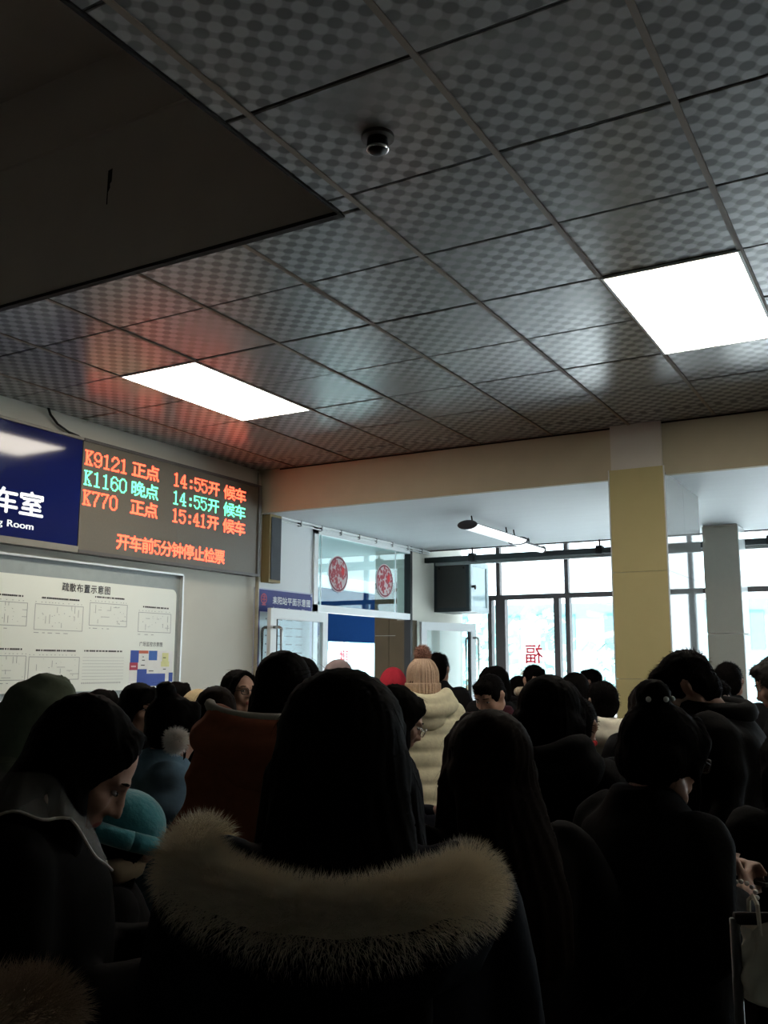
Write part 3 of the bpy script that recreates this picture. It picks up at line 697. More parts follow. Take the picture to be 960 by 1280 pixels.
# smoke detector
sd = thing('smoke_detector', 'small round chrome rimmed smoke detector on the dark ceiling tiles', 'detector', tuple(at(472, 170, z=HC)))
mb = MB(); mb.tube([(0, 0, -.012), (0, 0, .0)], .055, 24); mb.obj('base_plate', mat('detector_base', (.10, .09, .08), .6), sd)
mb = MB(); mb.tube([(0, 0, -.05), (0, 0, -.035), (0, 0, -.012)], [.030, .036, .034], 20); mb.obj('neck', M_BLACK, sd, smooth=True)
mb = MB(); pts = [(.034*math.cos(k*.314), .034*math.sin(k*.314), -.048) for k in range(21)]; mb.tube(pts, .005, 8); mb.obj('chrome_ring', mat('chrome', (.75, .75, .78), .12, .5, .9), sd, smooth=True)
mb = MB(); mb.ell((0, 0, -.05), (.031, .031, .016)); mb.obj('lens', M_BLACK, sd, smooth=True)

# red characters stuck on the street glazing
o_ = at(656, 829, y=YG-.01)
fu_sticker('window_sticker', 'red paper character on the glass door left of the yellow pillar', o_+Vector((.23, 0, 0)), (-1, 0, 0), EZ, .22, mat('backlit_red', (.55, .10, .12), .6))
fs = thing('window_sticker', 'red character inside a thin ring on the glass mirrored in the pillar tiles', 'sticker', (-1.13, YG-.01, 1.86))
mb = MB(); han(mb, '福', (.14, 0, -.15), (-1, 0, 0), EZ, .28, .28, .004); mb.obj('character', MATS['backlit_red'], fs)
mb = MB(); mb.tube([(.26*math.cos(k*.2094), 0, .26*math.sin(k*.2094)) for k in range(31)], .006, 6); mb.obj('ring', MATS['backlit_red'], fs)

# ================================================================== PEOPLE
H0 = 1.64                                       # canonical height without hair
M_SKIN = mat('skin', (.44, .27, .20), .55, .3, var=.06, scale=30)
M_LIP = mat('lips', (.32, .10, .085), .45, .35)
M_EYEW = mat('eye_white', (.32, .31, .30), .3); M_IRIS = mat('iris', (.012, .009, .007), .2)
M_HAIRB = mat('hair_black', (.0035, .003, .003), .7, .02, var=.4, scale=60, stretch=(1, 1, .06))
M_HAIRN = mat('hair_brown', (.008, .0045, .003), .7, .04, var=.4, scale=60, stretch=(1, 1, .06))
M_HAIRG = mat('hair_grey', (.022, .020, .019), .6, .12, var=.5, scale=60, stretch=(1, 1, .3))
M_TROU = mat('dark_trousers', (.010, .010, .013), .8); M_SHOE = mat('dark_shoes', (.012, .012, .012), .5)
def cloth(name, col, rough=.85): return mat('cloth_'+name, col, rough, .05, var=.18, scale=40, bump=.15)
HP = Vector((0, -.005, 1.405))                   # neck pivot
HCN = Vector((0, .012, H0-.117))                 # head centre when upright

def head_matrix(down, turn, tilt=0):
    R = Matrix.Rotation(math.radians(turn), 4, 'Z') @ Matrix.Rotation(math.radians(tilt), 4, 'Y') @ Matrix.Rotation(-math.radians(down), 4, 'X')
    return Matrix.Translation(HP) @ R @ Matrix.Translation(HCN-HP)

def add_head(mb, HM, ears=True):
    s = len(mb.v)
    mb.ell((0, -.012, .030), (.076, .094, .086), seg=24, rg=16)
    mb.ell((0, .018, -.030), (.062, .070, .074), seg=20, rg=14)
    mb.ell((0, .058, -.090), (.028, .028, .024))
    for k in (-1, 1):
        mb.ell((k*.036, .052, -.018), (.028, .030, .030)); mb.limb([(k*.058, -.01, -.05), (k*.035, .045, -.088)], [.026, .022])
        if ears: mb.ell((k*.083, -.014, -.004), (.008, .015, .025), Matrix.Rotation(k*.45, 3, 'Z')); mb.ell((k*.086, -.019, .008), (.007, .012, .015), Matrix.Rotation(k*.6, 3, 'Z'))
        mb.ell((k*.012, .094, -.024), (.009, .010, .008)); mb.limb([(k*.014, .082, .030), (k*.048, .066, .030)], [.010, .008])
    mb.limb([(0, .084, .022), (0, .098, -.004), (0, .106, -.019)], [.007, .009, .0115])
    mb.ell((0, .087, -.050), (.022, .011, .006)); mb.ell((0, .086, -.060), (.018, .011, .007)); mb.ell((0, .075, -.055), (.032, .016, .024))
    mb.xform(HM, s)

def add_hand(mb, w, d, side, nrm, curl=.5, spread=0.0):
    """palm, four unequal bent fingers and a thumb at the palm's side; nrm = palm facing"""
    w, d, side, nrm = Vector(w), Vector(d).normalized(), Vector(side).normalized(), Vector(nrm).normalized()
    mb.limb([w-d*.02, w+d*.02], [.026, .027])
    for q in (-.027, -.009, .009, .027): mb.limb([w+d*.015+side*q*.7, w+d*.088+side*q], [.0135, .0115], 8)
    for q, L, k in ((.031, .072, 1), (.0105, .080, .95), (-.0105, .075, 1.05), (-.031, .058, 1.15)):
        p = w+d*.088+side*q; dr = (d+side*q*spread*10).normalized(); pts = [p]; rad = [.0093]
        for i, f in enumerate((.45, .31, .24)):
            a = curl*k*(i+1)*.62; v = dr*math.cos(a)+nrm*math.sin(a); p = p+v*L*f; pts.append(p); rad.append(.0090-.0008*(i+1))
        mb.limb(pts, rad, 8)
    p = w+d*.022+side*.03; v1 = (d*.55+side*.7+nrm*.35).normalized(); v2 = (d*.85+side*.15+nrm*.45).normalized()
    mb.limb([p, p+v1*.036, p+v1*.036+v2*.03, p+v1*.036+v2*.05], [.0125, .011, .0098, .0085], 8)

ARMS = {'down': ((.245, -.03, 1.09), (.255, .05, .86)), 'pocket': ((.275, -.06, 1.09), (.185, .11, .95)), 'phone': ((.235, .03, 1.07), (.085, .27, 1.14)),
        'low': ((.25, .02, 1.08), (.15, .24, 1.0)), 'fwd': ((.24, -.06, 1.12), (.075, .205, 1.185)), 'raise': ((.26, .12, 1.30), (.14, .13, 1.50))}

def arm_pts(spec, k):
    e, w = ARMS[spec]; return Vector((k*.172, -.005, 1.352)), Vector((k*e[0], e[1], e[2])), Vector((k*w[0], w[1], w[2]))

KITS = {}
def kit(down=0, turn=0, arms=('down', 'down'), voxel=.012, hem=.74, bulk=1.0, quilt=0, ears=True):
    key = (down, turn, arms, voxel, hem, bulk, quilt, ears)
    if key in KITS: return KITS[key]
    HM = head_matrix(down, turn); mb = MB(); add_head(mb, HM, ears)
    nk = HM @ Vector((0, -.022, -.065))
    mb.limb([(0, -.012, 1.36), (0, -.012, 1.40), nk], [.056, .051, .050])
    mb.loft([(.80, .11, .085, 0, 0), (.86, .155, .11, 0, 0), (.94, .16, .112, 0, -.005), (1.06, .133, .096, 0, 0), (1.18, .147, .105, 0, .003), (1.29, .165, .108, 0, 0), (1.35, .155, .092, 0, -.005), (1.39, .10, .07, 0, -.01), (1.41, .05, .05, 0, -.01)])
    for k in (-1, 1):
        sh, el, wr = arm_pts(arms[0 if k < 0 else 1], k)
        mb.limb([sh, sh.lerp(el, .5), el, el.lerp(wr, .35), wr], [.052, .046, .038, .038, .027])
        d = (wr-el).normalized(); inn = Vector((-k, 0, 0)); nrm = (inn-d*inn.dot(d)).normalized(); side = Vector((0, 0, 1)) if abs(d.z) < .75 else Vector((0, 1, 0))
        side = (side-d*side.dot(d)-nrm*side.dot(nrm)).normalized()
        add_hand(mb, wr+d*.02, d, side, nrm, .75)
        mb.limb([(k*.085, 0, .86), (k*.09, .012, .62), (k*.088, .016, .47), (k*.09, -.012, .34), (k*.09, -.015, .09)], [.088, .070, .053, .053, .036])
        mb.limb([(k*.09, -.04, .038), (k*.097, .06, .038), (k*.10, .14, .028)], [.034, .034, .026])
    body = remesh(mb, voxel, 2, 'body', .4)
    body.materials.append(M_SKIN); body.materials.append(M_LIP)
    inv = HM.inverted(); n = len(body.polygons); idx = np.zeros(n, dtype=np.int32)
    for p in body.polygons:
        c = inv @ p.center
        if c.y > .075 and (c.x/.021)**2+((c.z+.055)/.0095)**2 < 1: idx[p.index] = 1
    body.polygons.foreach_set('material_index', idx)
    # coat
    mb = MB(); b = bulk
    mb.loft([(hem, .195*b, .155*b, 0, 0), (hem+.08, .205*b, .165*b, 0, 0), (1.0, .20*b, .158*b, 0, 0), (1.16, .20*b, .155*b, 0, .003), (1.28, .205*b, .150*b, 0, 0), (1.345, .195*b, .128*b, 0, -.008), (1.385, .13*b, .10*b, 0, -.012), (1.425, .082, .085, 0, -.012), (1.45, .076, .080, 0, -.012)])
    for k in (-1, 1):
        sh, el, wr = arm_pts(arms[0 if k < 0 else 1], k)
        mb.limb([sh+Vector((0, 0, -.012)), sh.lerp(el, .5), el, el.lerp(wr, .5), wr.lerp(el, .20)], [.074*b, .074*b, .067*b, .058*b, .046*b], 14)
    coat = remesh(mb, .015, 4, 'coat')
    def dq(co, no):
        r = .006*np.sin(co[:, 2]*23+co[:, 0]*17+np.sin(co[:, 1]*19)*1.5)*np.sin(co[:, 0]*13+co[:, 1]*21)
        if quilt: r = r*.5+.016*(np.abs(np.sin(np.pi*co[:, 2]/quilt))**.6-.6)
        return r
    displace(coat, dq)
    mb = MB(); mb.loft([(.72, .16, .125, 0, 0), (.84, .178, .132, 0, 0), (.95, .175, .125, 0, 0), (.99, .16, .115, 0, 0)])
    for k in (-1, 1): mb.limb([(k*.087, 0, .82), (k*.092, .012, .60), (k*.092, .014, .46), (k*.094, -.01, .30), (k*.094, -.012, .12)], [.108, .092, .076, .070, .064])
    tr = remesh(mb, .018, 3, 'trousers')
    mb = MB(); mb.limb([(0, -.05, .045), (.004, .04, .045), (.008, .15, .036)], [.046, .047, .036]); mb.limb([(0, -.035, .05), (0, -.03, .13)], [.046, .05])
    mb.v = [(x, y, max(z, 0)) for x, y, z in mb.v]; shoe = mb.mesh('shoe'); shoe.polygons.foreach_set('use_smooth', [True]*len(shoe.polygons))
    KITS[key] = dict(body=body, coat=coat, trousers=tr, shoe=shoe, HM=HM); return KITS[key]

def eye_mesh():
    mb = MB(); mb.ell((0, 0, 0), (.013, .008, .0048), seg=12, rg=8); n = len(mb.f); mb.ell((0, .0045, .0003), (.0056, .0046, .0048), seg=10, rg=6)
    mb.mi = [0]*n+[1]*(len(mb.f)-n); me = mb.mesh('eye', [M_EYEW, M_IRIS]); me.polygons.foreach_set('use_smooth', [True]*len(me.polygons)); return me
EYE = eye_mesh()
mb = MB(); mb.tube([(-.02, -.004, -.001), (-.008, 0, .002), (.008, .001, .003), (.02, -.004, 0)], [.0015, .003, .003, .0012], 6); BROW = mb.mesh('eyebrow', [M_HAIRB])

HAIRS = {}
def hair_mesh(style, HM, key, length=.45, voxel=.011):
    """hair is one mesh: a cap set in head space plus locks that hang straight down"""
    k_ = (style, key, length, voxel)
    if k_ in HAIRS: return HAIRS[k_]
    mb = MB(); X = lambda *p: HM @ Vector(p)
    def down(p, dz, dx=0, dy=0): return Vector((p.x+dx, p.y+dy, p.z-dz))
    if style in ('long', 'bob', 'bun', 'part', 'longpart'):
        s = len(mb.v); 
        if 'part' in style: mb.ell((0, -.034, .035), (.092, .100, .094), seg=24, rg=16)
        else: mb.ell((0, -.020, .036), (.092, .106, .094), seg=24, rg=16)
        mb.ell((0, -.035, -.012), (.102, .080, .082), seg=20, rg=12)
        for q in (-1, 1):
            if 'part' in style: mb.limb([(q*.01, .035, .108), (q*.058, .045, .075), (q*.082, .022, .005), (q*.086, .01, -.07)], [.018, .020, .019, .016])
            else: mb.limb([(q*.02, .055, .10), (q*.06, .062, .055), (q*.084, .03, -.02)], [.024, .022, .018])
        mb.xform(HM, s)
    if style in ('long', 'longpart'):
        L = length
        for q in (-1, 1):
            a = X(q*.082, .005, -.02); mb.limb([a, down(a, .10, q*.006, -.005), down(a, L*.55, q*.030, -.035), down(a, L*.85, q*.030, -.05)], [.030, .034, .040, .024])
        b = X(0, -.075, -.03); z0 = b.z
        mb.loft([(z0-L, .085, .018, b.x*.4, -.175), (z0-L+.03, .115, .030, b.x*.4, -.17), (z0-L*.6, .118, .040, b.x*.5, -.155), (z0-L*.3, .108, .052, b.x*.7, (b.y-.11)/2-.02), (z0, .096, .060, b.x, b.y+.02), (z0+.06, .085, .05, b.x, b.y+.03)])
    elif style in ('bob', 'part'):
        for q in (-1, 1): a = X(q*.08, 0, -.02); mb.limb([a, down(a, .06), down(a, .13, -q*.008)], [.032, .034, .022])
        b = X(0, -.06, -.04); mb.loft([(b.z-.09, .07, .05, b.x, b.y), (b.z-.05, .10, .062, b.x, b.y), (b.z+.05, .095, .06, b.x, b.y)])
    elif style == 'bun':
        c = X(0, -.070, .135); mb.ell(c, (.050, .042, .040)); mb.ell(c+Vector((.022, -.012, .010)), (.032, .028, .026)); mb.ell(c+Vector((-.026, .006, .004)), (.028, .026, .024)); mb.ell(X(0, -.06, .10), (.032, .03, .03))
        for q in (-1, 1): a = X(q*.08, .03, -.0); mb.limb([a, down(a, .07, q*.005), down(a, .13)], [.010, .009, .005])
    elif style == 'tail':
        c = X(0, -.115, .05); mb.limb([c, c+Vector((0, -.045, -.02)), c+Vector((0, -.06, -.12)), c+Vector((.01, -.05, -.26))], [.024, .034, .036, .012])
    elif style == 'short':
        s = len(mb.v); mb.ell((0, -.020, .036), (.0815, .099, .089), seg=24, rg=16); mb.ell((0, -.046, -.022), (.074, .062, .068), seg=20, rg=12)
        mb.ell((0, .040, .090), (.060, .042, .026))
        for q in (-1, 1): mb.ell((q*.062, .020, .022), (.018, .026, .040)); mb.ell((q*.064, -.050, .0), (.016, .028, .055))
        mb.xform(HM, s)
    me = remesh(mb, voxel, 3, 'hair')
    def dh(co, no):
        c = X(0, 0, 0); an = np.arctan2(co[:, 1]-c.y, co[:, 0]-c.x)
        if style == 'short':
            return .0022*(np.sin(co[:, 0]*170+np.sin(co[:, 1]*90)*2)*np.sin(co[:, 1]*150+co[:, 2]*110))
        return .0014*np.sin(an*34+np.sin(co[:, 2]*14)*1.3)+.0012*np.sin(an*61+co[:, 2]*9)
    displace(me, dh)
    rn = np.random.RandomState(len(HAIRS)+11); nv = len(me.vertices); nn = {'short': 1100, 'bun': 420}.get(style, 260); mb = MB(); hc = X(0, -.01, .01)
    mb.v = [tuple(v.co) for v in me.vertices]; mb.f = [tuple(p.vertices) for p in me.polygons]; mb.mi = [0]*len(mb.f); k0 = len(mb.f)
    for vi in rn.randint(0, nv, nn):
        v = me.vertices[int(vi)]; no = Vector(v.normal); p = Vector(v.co)
        if style == 'short':
            if p.z < hc.z-.03: continue
            d = (no*.8+(HM.to_3x3() @ Vector((0, .5, -.15)))).normalized(); strands(mb, [p-no*.003], [d], .017, .0011, (0, 0, -.5), .25, rn=rn)
        else:
            dn = Vector((0, 0, -1)); d = (no*.10+(dn-no*dn.dot(no))*1.0).normalized(); strands(mb, [p-no*.001], [d], .05, .0003, (0, 0, -.6), .06, rn=rn)
    out = mb.mesh('hair'); sm = np.ones(len(mb.f), dtype=bool); sm[k0:] = False; out.polygons.foreach_set('use_smooth', sm); bpy.data.meshes.remove(me)
    HAIRS[k_] = out; return out

def strands(mb, P, N, length, w, droop=(0, 0, -.4), jit=.5, seg=3, rn=None):
    """tapered three-sided hairs rooted at P growing along N"""
    rn = rn or np.random
    for p, n in zip(P, N):
        d = Vector(n)+Vector(rn.normal(0, jit, 3)); d.normalize(); L = length*rn.uniform(.55, 1.25); q = Vector(p); dr = Vector(droop)+Vector(rn.normal(0, .25, 3))
        a = d.orthogonal().normalized(); b = d.cross(a); vs = []; pp = q
        for i in range(seg):
            ww = w*(1-i/seg*.6); vs += [pp+a*ww, pp+(a*-.5+b*.866)*ww, pp+(a*-.5-b*.866)*ww]
            pp = pp+d*(L/seg); d = (d+dr*(1.0/seg)).normalized()
        vs.append(pp); fs = []
        for i in range(seg-1):
            for k in range(3): fs.append((i*3+k, i*3+(k+1) % 3, i*3+3+(k+1) % 3, i*3+3+k))
        e = (seg-1)*3; fs += [(e+k, e+(k+1) % 3, seg*3) for k in range(3)]
        mb.add(vs, fs)

def fur_tube(name, path, rads, length, n, m, parent, w=.0011, droop=(0, 0, -.5), jit=.45, seed=1):
    """core tube plus dense hairs, path in parent space"""
    rn = np.random.RandomState(seed); P, N = [], []; pts = [Vector(p) for p in path]
    fine = []; fr = []
    for i in range(len(pts)-1):
        p0, p1, p2, p3 = pts[max(i-1, 0)], pts[i], pts[i+1], pts[min(i+2, len(pts)-1)]
        for t in np.linspace(0, 1, 6, endpoint=False):
            fine.append(.5*((2*p1)+(p2-p0)*t+(2*p0-5*p1+4*p2-p3)*t*t+(3*p1-p0-3*p2+p3)*t**3)); fr.append(rads[i]*(1-t)+rads[i+1]*t)
    fine.append(pts[-1]); fr.append(rads[-1])
    mb = MB(); mb.limb(fine, fr, 14); nf = len(mb.f)
    seglen = np.array([(fine[i+1]-fine[i]).length*(fr[i]+fr[i+1]) for i in range(len(fine)-1)]); pr = seglen/seglen.sum()
    cnt = rn.multinomial(n, pr)
    for i, c in enumerate(cnt):
        t = (fine[i+1]-fine[i]).normalized(); a = t.orthogonal().normalized(); b = t.cross(a)
        for _ in range(c):
            an = rn.uniform(0, 6.283); u = rn.random_sample(); nn = a*math.cos(an)+b*math.sin(an); r = fr[i]*(1-u)+fr[i+1]*u
            if i == 0: nn = (nn-t*rn.uniform(0, 1.4)).normalized()
            if i == len(cnt)-1: nn = (nn+t*rn.uniform(0, 1.4)).normalized()
            P.append(fine[i].lerp(fine[i+1], u)+nn*r*.93); N.append(nn)
    strands(mb, P, N, length, w, droop, jit, rn=rn)
    return mb.obj(name, m, parent)

def fur_ball(name, c, r, length, n, m, parent, seed=2):
    rn = np.random.RandomState(seed); mb = MB(); mb.ell(c, (r, r, r)); P, N = [], []
    for _ in range(n):
        v = Vector(rn.normal(0, 1, 3)).normalized(); P.append(Vector(c)+v*r*.95); N.append(v)
    strands(mb, P, N, length, .0012, (0, 0, -.3), .35, rn=rn); return mb.obj(name, m, parent)

def glasses(parent, HM, m=None):
    m = m or M_BLACK; mb = MB()
    for k in (-1, 1):
        pts = [Vector((k*.033+.024*math.copysign(abs(math.cos(a))**.6, math.cos(a)), .104-.006*abs(math.cos(a)), .008+.017*math.copysign(abs(math.sin(a))**.6, math.sin(a)))) for a in [i*math.pi/10 for i in range(21)]]
        mb.tube(pts, .0019, 6); mb.tube([(k*.057, .098, .012), (k*.078, .06, .012), (k*.083, -.02, .008)], .0016, 6)
    mb.tube([(-.010, .105, .012), (0, .108, .014), (.010, .105, .012)], .0018, 6); mb.xform(HM)
    o = mb.obj('glasses', m, parent)
    for k in (-1, 1):
        l = MB(); l.add([Vector((k*.033+.023*math.copysign(abs(math.cos(a))**.6, math.cos(a)), .103, .008+.016*math.copysign(abs(math.sin(a))**.6, math.sin(a)))) for a in [i*math.pi/8 for i in range(16)]], [tuple(range(16))]); l.xform(HM); l.obj('lens', M_GLASS, o)
    return o

PEOPLE = {}
def person(px, ytop, D, face, label, hair='long', hm=M_HAIRB, coat=None, quilt=0, down=0, turn=0, arms=('pocket', 'pocket'), voxel=.013, hl=.42, hem=.70, bulk=1.0, top=None, extra=.018, lean=0, hvox=.012, key=None):
    """px,ytop: pixel of the crown; D: distance along the view axis; face: 0 away, -90 towards the right of the picture, 90 left, 180 to the camera"""
    K = kit(down, turn, arms, voxel, hem, bulk, quilt, hair == 'short'); HM = K['HM']
    crown = HM @ Vector((0, -.01, .122+extra)); p = dep(px, ytop, D); s = p.z/crown.z; rz = YAW+math.radians(face)
    off = Matrix.Rotation(rz, 3, 'Z') @ Vector((crown.x*s, crown.y*s, 0))
    r = thing('person', label, 'person', (p.x-off.x, p.y-off.y, 0), rz, group='people waiting in the hall'); r.scale = (s, s, s)
    link('body', K['body'], None, r); co = link('coat', K['coat'], coat, r, olink=True); link('trousers', K['trousers'], M_TROU, r, olink=True)
    for k in (-1, 1): link('shoe', K['shoe'], M_SHOE, r, loc=(k*.092, 0, 0), rot=(0, 0, -k*.12), olink=True)
    for k in (-1, 1):
        e = link('eye', EYE, None, r); e.matrix_local = HM @ Matrix.Translation((k*.032, .0735, .010)) @ Matrix.Rotation(-k*.25, 4, 'Z')
        b = link('eyebrow', BROW, None, r); b.matrix_local = HM @ Matrix.Translation((k*.032, .082, .034)) @ Matrix.Rotation(-k*.3, 4, 'Z')
    h = None
    if hair: h = link('hair', hair_mesh(hair, HM, (down, turn), hl, hvox), hm, r, olink=True)
    r_ = dict(root=r, HM=HM, coat=co, hair=h, s=s); PEOPLE[key or label] = r_; return r_

def hood_down(P, m, w=.17, lining=None):
    """a hood lying on the back below the nape, a pouch of cloth"""
    mb = MB(); n = 14
    for a0, rr, dz in ((0, 1, 0), (0, .82, .05)):
        pts = []; 
        for i in range(n+1):
            a = math.pi*(1.02+.96*i/n*1.0); pts.append((w*rr*math.cos(a), -.075+.115*rr*math.sin(a), 1.40+dz-.055*abs(math.sin(a))))
        mb.limb(pts, [.045]+[.055]*(n-1)+[.045], 10)
    mb.ell((0, -.16, 1.31), (w*.75, .06, .10))
    me = remesh(mb, .013, 3, 'hood'); o = link('hood', me, m, P['root']); 
    if lining:
        mb = MB(); pts = [(w*.93*math.cos(math.pi*(1.02+.96*i/n)), -.075+.10*math.sin(math.pi*(1.02+.96*i/n)), 1.487-.045*abs(math.sin(math.pi*(1.02+.96*i/n)))) for i in range(n+1)]
        mb.limb(pts, [.018]*(n+1), 8); mb.obj('hood_lining', lining, o, smooth=True)
    return o

def hood_up(P, m, ry=.135, rz=.15, rx=.125, quilt=0):
    """a raised hood: a shell round the head, open to the front"""
    me = MB(); seg, rg = 26, 20; HM = P['HM']; vs, fs = [], []
    for lay, sc in ((0, 1), (1, .86)):
        for j in range(rg+1):
            ph = math.radians(-78+168*j/rg)
            for k in range(seg+1):
                an = math.radians(90+48+264*k/seg)            # open towards +Y
                z = rz*math.sin(ph)*sc; c = math.cos(ph); x = rx*c*math.cos(an)*sc; y = ry*c*math.sin(an)*sc-.02
                if z < -.03: z = -.03+(z+.03)*1.45
                if z < -.03: x *= 1+(-.03-z)*1.2; y = y*(1+(-.03-z)*.9)
                q_ = 1+quilt*(abs(math.sin(ph*5.2+an*.35))**.5-.6); vs.append(HM @ Vector((x*q_, y*q_+.004*math.sin(an*7), z*q_+.028)))
    B = (seg+1); A = B*(rg+1)
    for j in range(rg):
        for k in range(seg): a = j*B+k; fs.append((a, a+1, a+B+1, a+B)); a += A; fs.append((a, a+B, a+B+1, a+1))
    for j in range(rg): a = j*B; fs.append((a, a+B, a+B+A, a+A)); a = j*B+seg; fs.append((a, a+A, a+B+A, a+B))
    me.add(vs, fs); o = me.obj('hood', m, P['root'], smooth=True); return o

def collar(P, m, r=.088, z=1.42, t=.022, y=-.012, sx=1):
    mb = MB(); mb.tube([(r*sx*math.cos(i*.2618), y+r*math.sin(i*.2618), z+.012*math.sin(i*.2618+1)) for i in range(25)], t, 10); return mb.obj('collar', m, P['root'], smooth=True)

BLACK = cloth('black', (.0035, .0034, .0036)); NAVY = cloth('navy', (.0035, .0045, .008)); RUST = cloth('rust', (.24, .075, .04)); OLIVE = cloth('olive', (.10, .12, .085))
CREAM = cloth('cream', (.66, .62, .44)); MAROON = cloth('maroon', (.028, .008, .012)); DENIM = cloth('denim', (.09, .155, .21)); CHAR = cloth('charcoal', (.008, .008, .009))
BEIGE = cloth('beige', (.45, .36, .22)); GREYC = cloth('grey_lining', (.30, .28, .24)); TEAL = mat('teal_plush', (.05, .28, .33), .9, .1, var=.2, scale=50, bump=.3, sheen=.6)
M_FURW = mat('fur_cream', (.80, .71, .55), .8, .15, var=.15, scale=30); M_FURB = mat('fur_brown', (.30, .22, .15), .8, .15, var=.2, scale=30); M_FURWH = mat('fur_white', (.85, .85, .82), .8, .15, var=.1)
KNIT = mat('knit_beige', (.52, .38, .28), .9, .1, var=.12, scale=70, bump=.5); M_POM = mat('pom_pink', (.50, .31, .25), .9, .1, var=.2, scale=60, bump=.5)

# ---- foreground
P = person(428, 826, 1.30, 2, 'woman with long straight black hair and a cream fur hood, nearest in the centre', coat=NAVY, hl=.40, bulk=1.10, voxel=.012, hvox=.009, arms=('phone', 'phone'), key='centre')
R_ = P['root']; iM = (Matrix.Translation(R_.location) @ Matrix.Rotation(R_.rotation_euler.z, 4, 'Z') @ Matrix.Scale(P['s'], 4)).inverted()
path = [iM @ dep(x, y, D) for x, y, D in ((268, 1052, 1.33), (246, 1058, 1.26), (240, 1095, 1.17), (300, 1135, 1.09), (385, 1158, 1.06), (460, 1158, 1.06), (530, 1138, 1.09), (580, 1118, 1.16), (586, 1098, 1.25), (562, 1095, 1.31))]
fur_tube('fur_trim', path, [.017, .023, .033, .036, .036, .036, .037, .036, .029, .017], .030, 40000, M_FURW, R_, w=.00045, droop=(.25, 0, -.35), jit=.33, seed=5)
mb = MB()
for t, dz, rr in ((.0, -.03, .05), (.35, -.06, .05), (.7, -.05, .05)):
    pts = [Vector((p.x*(1-.22*t), p.y*(1-.55*t)-.03*t, p.z+dz)) for p in path[1:-1]]; mb.limb(pts, [rr*.7]+[rr]*(len(pts)-2)+[rr*.7], 10)
link('hood', remesh(mb, .014, 3, 'hood'), NAVY, R_)

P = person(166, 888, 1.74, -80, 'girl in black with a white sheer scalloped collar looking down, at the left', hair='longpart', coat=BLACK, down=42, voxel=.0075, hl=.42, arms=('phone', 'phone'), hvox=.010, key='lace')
# sheer scalloped collar
mb = MB(); n, m_ = 72, 8; vs = []
for j in range(m_+1):
    for i in range(n+1):
        a = math.radians(172+248*i/n); t = j/m_; sc = 1+.10*t*abs(math.sin(a*7)); rx, ry = (.10+.125*t*sc), (.095+.095*t*sc)
        vs.append((rx*math.cos(a), -.012+ry*math.sin(a), 1.488-.042*t-.012*t*t+.005*math.sin(a*14)*t-.07*t*math.sin(a)**2-.16*max(0, math.sin(a)-.55)*(.4+t)))
mb.add(vs, [(j*(n+1)+i, j*(n+1)+i+1, (j+1)*(n+1)+i+1, (j+1)*(n+1)+i) for j in range(m_) for i in range(n)])
def sheer():
    m = bpy.data.materials.new('sheer_organza'); m.use_nodes = True; nt = m.node_tree; N = nt.nodes; L = nt.links; b = N['Principled BSDF']; b.inputs['Base Color'].default_value = (.19, .19, .175, 1); b.inputs['Roughness'].default_value = .5
    t = N.new('ShaderNodeBsdfTransparent'); mx = N.new('ShaderNodeMixShader'); lw = N.new('ShaderNodeLayerWeight'); lw.inputs[0].default_value = .22; ma = N.new('ShaderNodeMath'); ma.operation = 'MULTIPLY_ADD'; ma.inputs[1].default_value = .5; ma.inputs[2].default_value = .14; ma.use_clamp = True; L.new(lw.outputs['Facing'], ma.inputs[0])
    L.new(ma.outputs[0], mx.inputs[0]); L.new(t.outputs[0], mx.inputs[1]); L.new(b.outputs[0], mx.inputs[2]); L.new(mx.outputs[0], N['Material Output'].inputs[0]); return m
cl = mb.obj('lace_collar', sheer(), P['root'], smooth=True)
mb = MB(); mb.tube([Vector(v)+Vector((0, 0, .001)) for v in vs[-(n+1):]], .0028, 6); mb.obj('scalloped_hem', mat('hem_thread', (.42, .41, .37), .6), cl)

P = person(76, 858, 2.92, -72, 'person with a raised dark green quilted hood, at the left edge', hair='bob', coat=OLIVE, quilt=.085, bulk=1.2, turn=0, down=18, key='green', extra=.055)
hood_up(P, OLIVE, .165, .18, .15, .10)
mb = MB()
for i in range(3): mb.limb([(-.14+.02*i, -.05, 1.42-.07*i), (0, -.16-.02*i, 1.40-.07*i), (.14-.02*i, -.05, 1.42-.07*i)], [.05, .055, .05])
link('hood_base', remesh(mb, .015, 3, 'hood_base'), OLIVE, P['root'])

P = person(180, 987, 2.34, -60, 'child in a teal plush hat with a rolled brim beside the sheer collar', hair='bob', coat=CHAR, down=24, extra=.045, key='child')
HM = P['HM']; mb = MB(); s0 = 0; mb.ell((0, -.012, .055), (.118, .125, .105), seg=28, rg=18); mb.xform(HM); hat = mb.obj('plush_hat', TEAL, P['root'], smooth=True)
mb = MB(); mb.tube([(.118*math.cos(i*.2094), -.014+.124*math.sin(i*.2094), .015+.012*math.sin(i*.2094)) for i in range(31)], .03, 12); mb.xform(HM); mb.obj('rolled_brim', TEAL, hat, smooth=True)
collar(P, mat('scarf_beige', (.30, .24, .16), .9), .10, 1.425, .04)

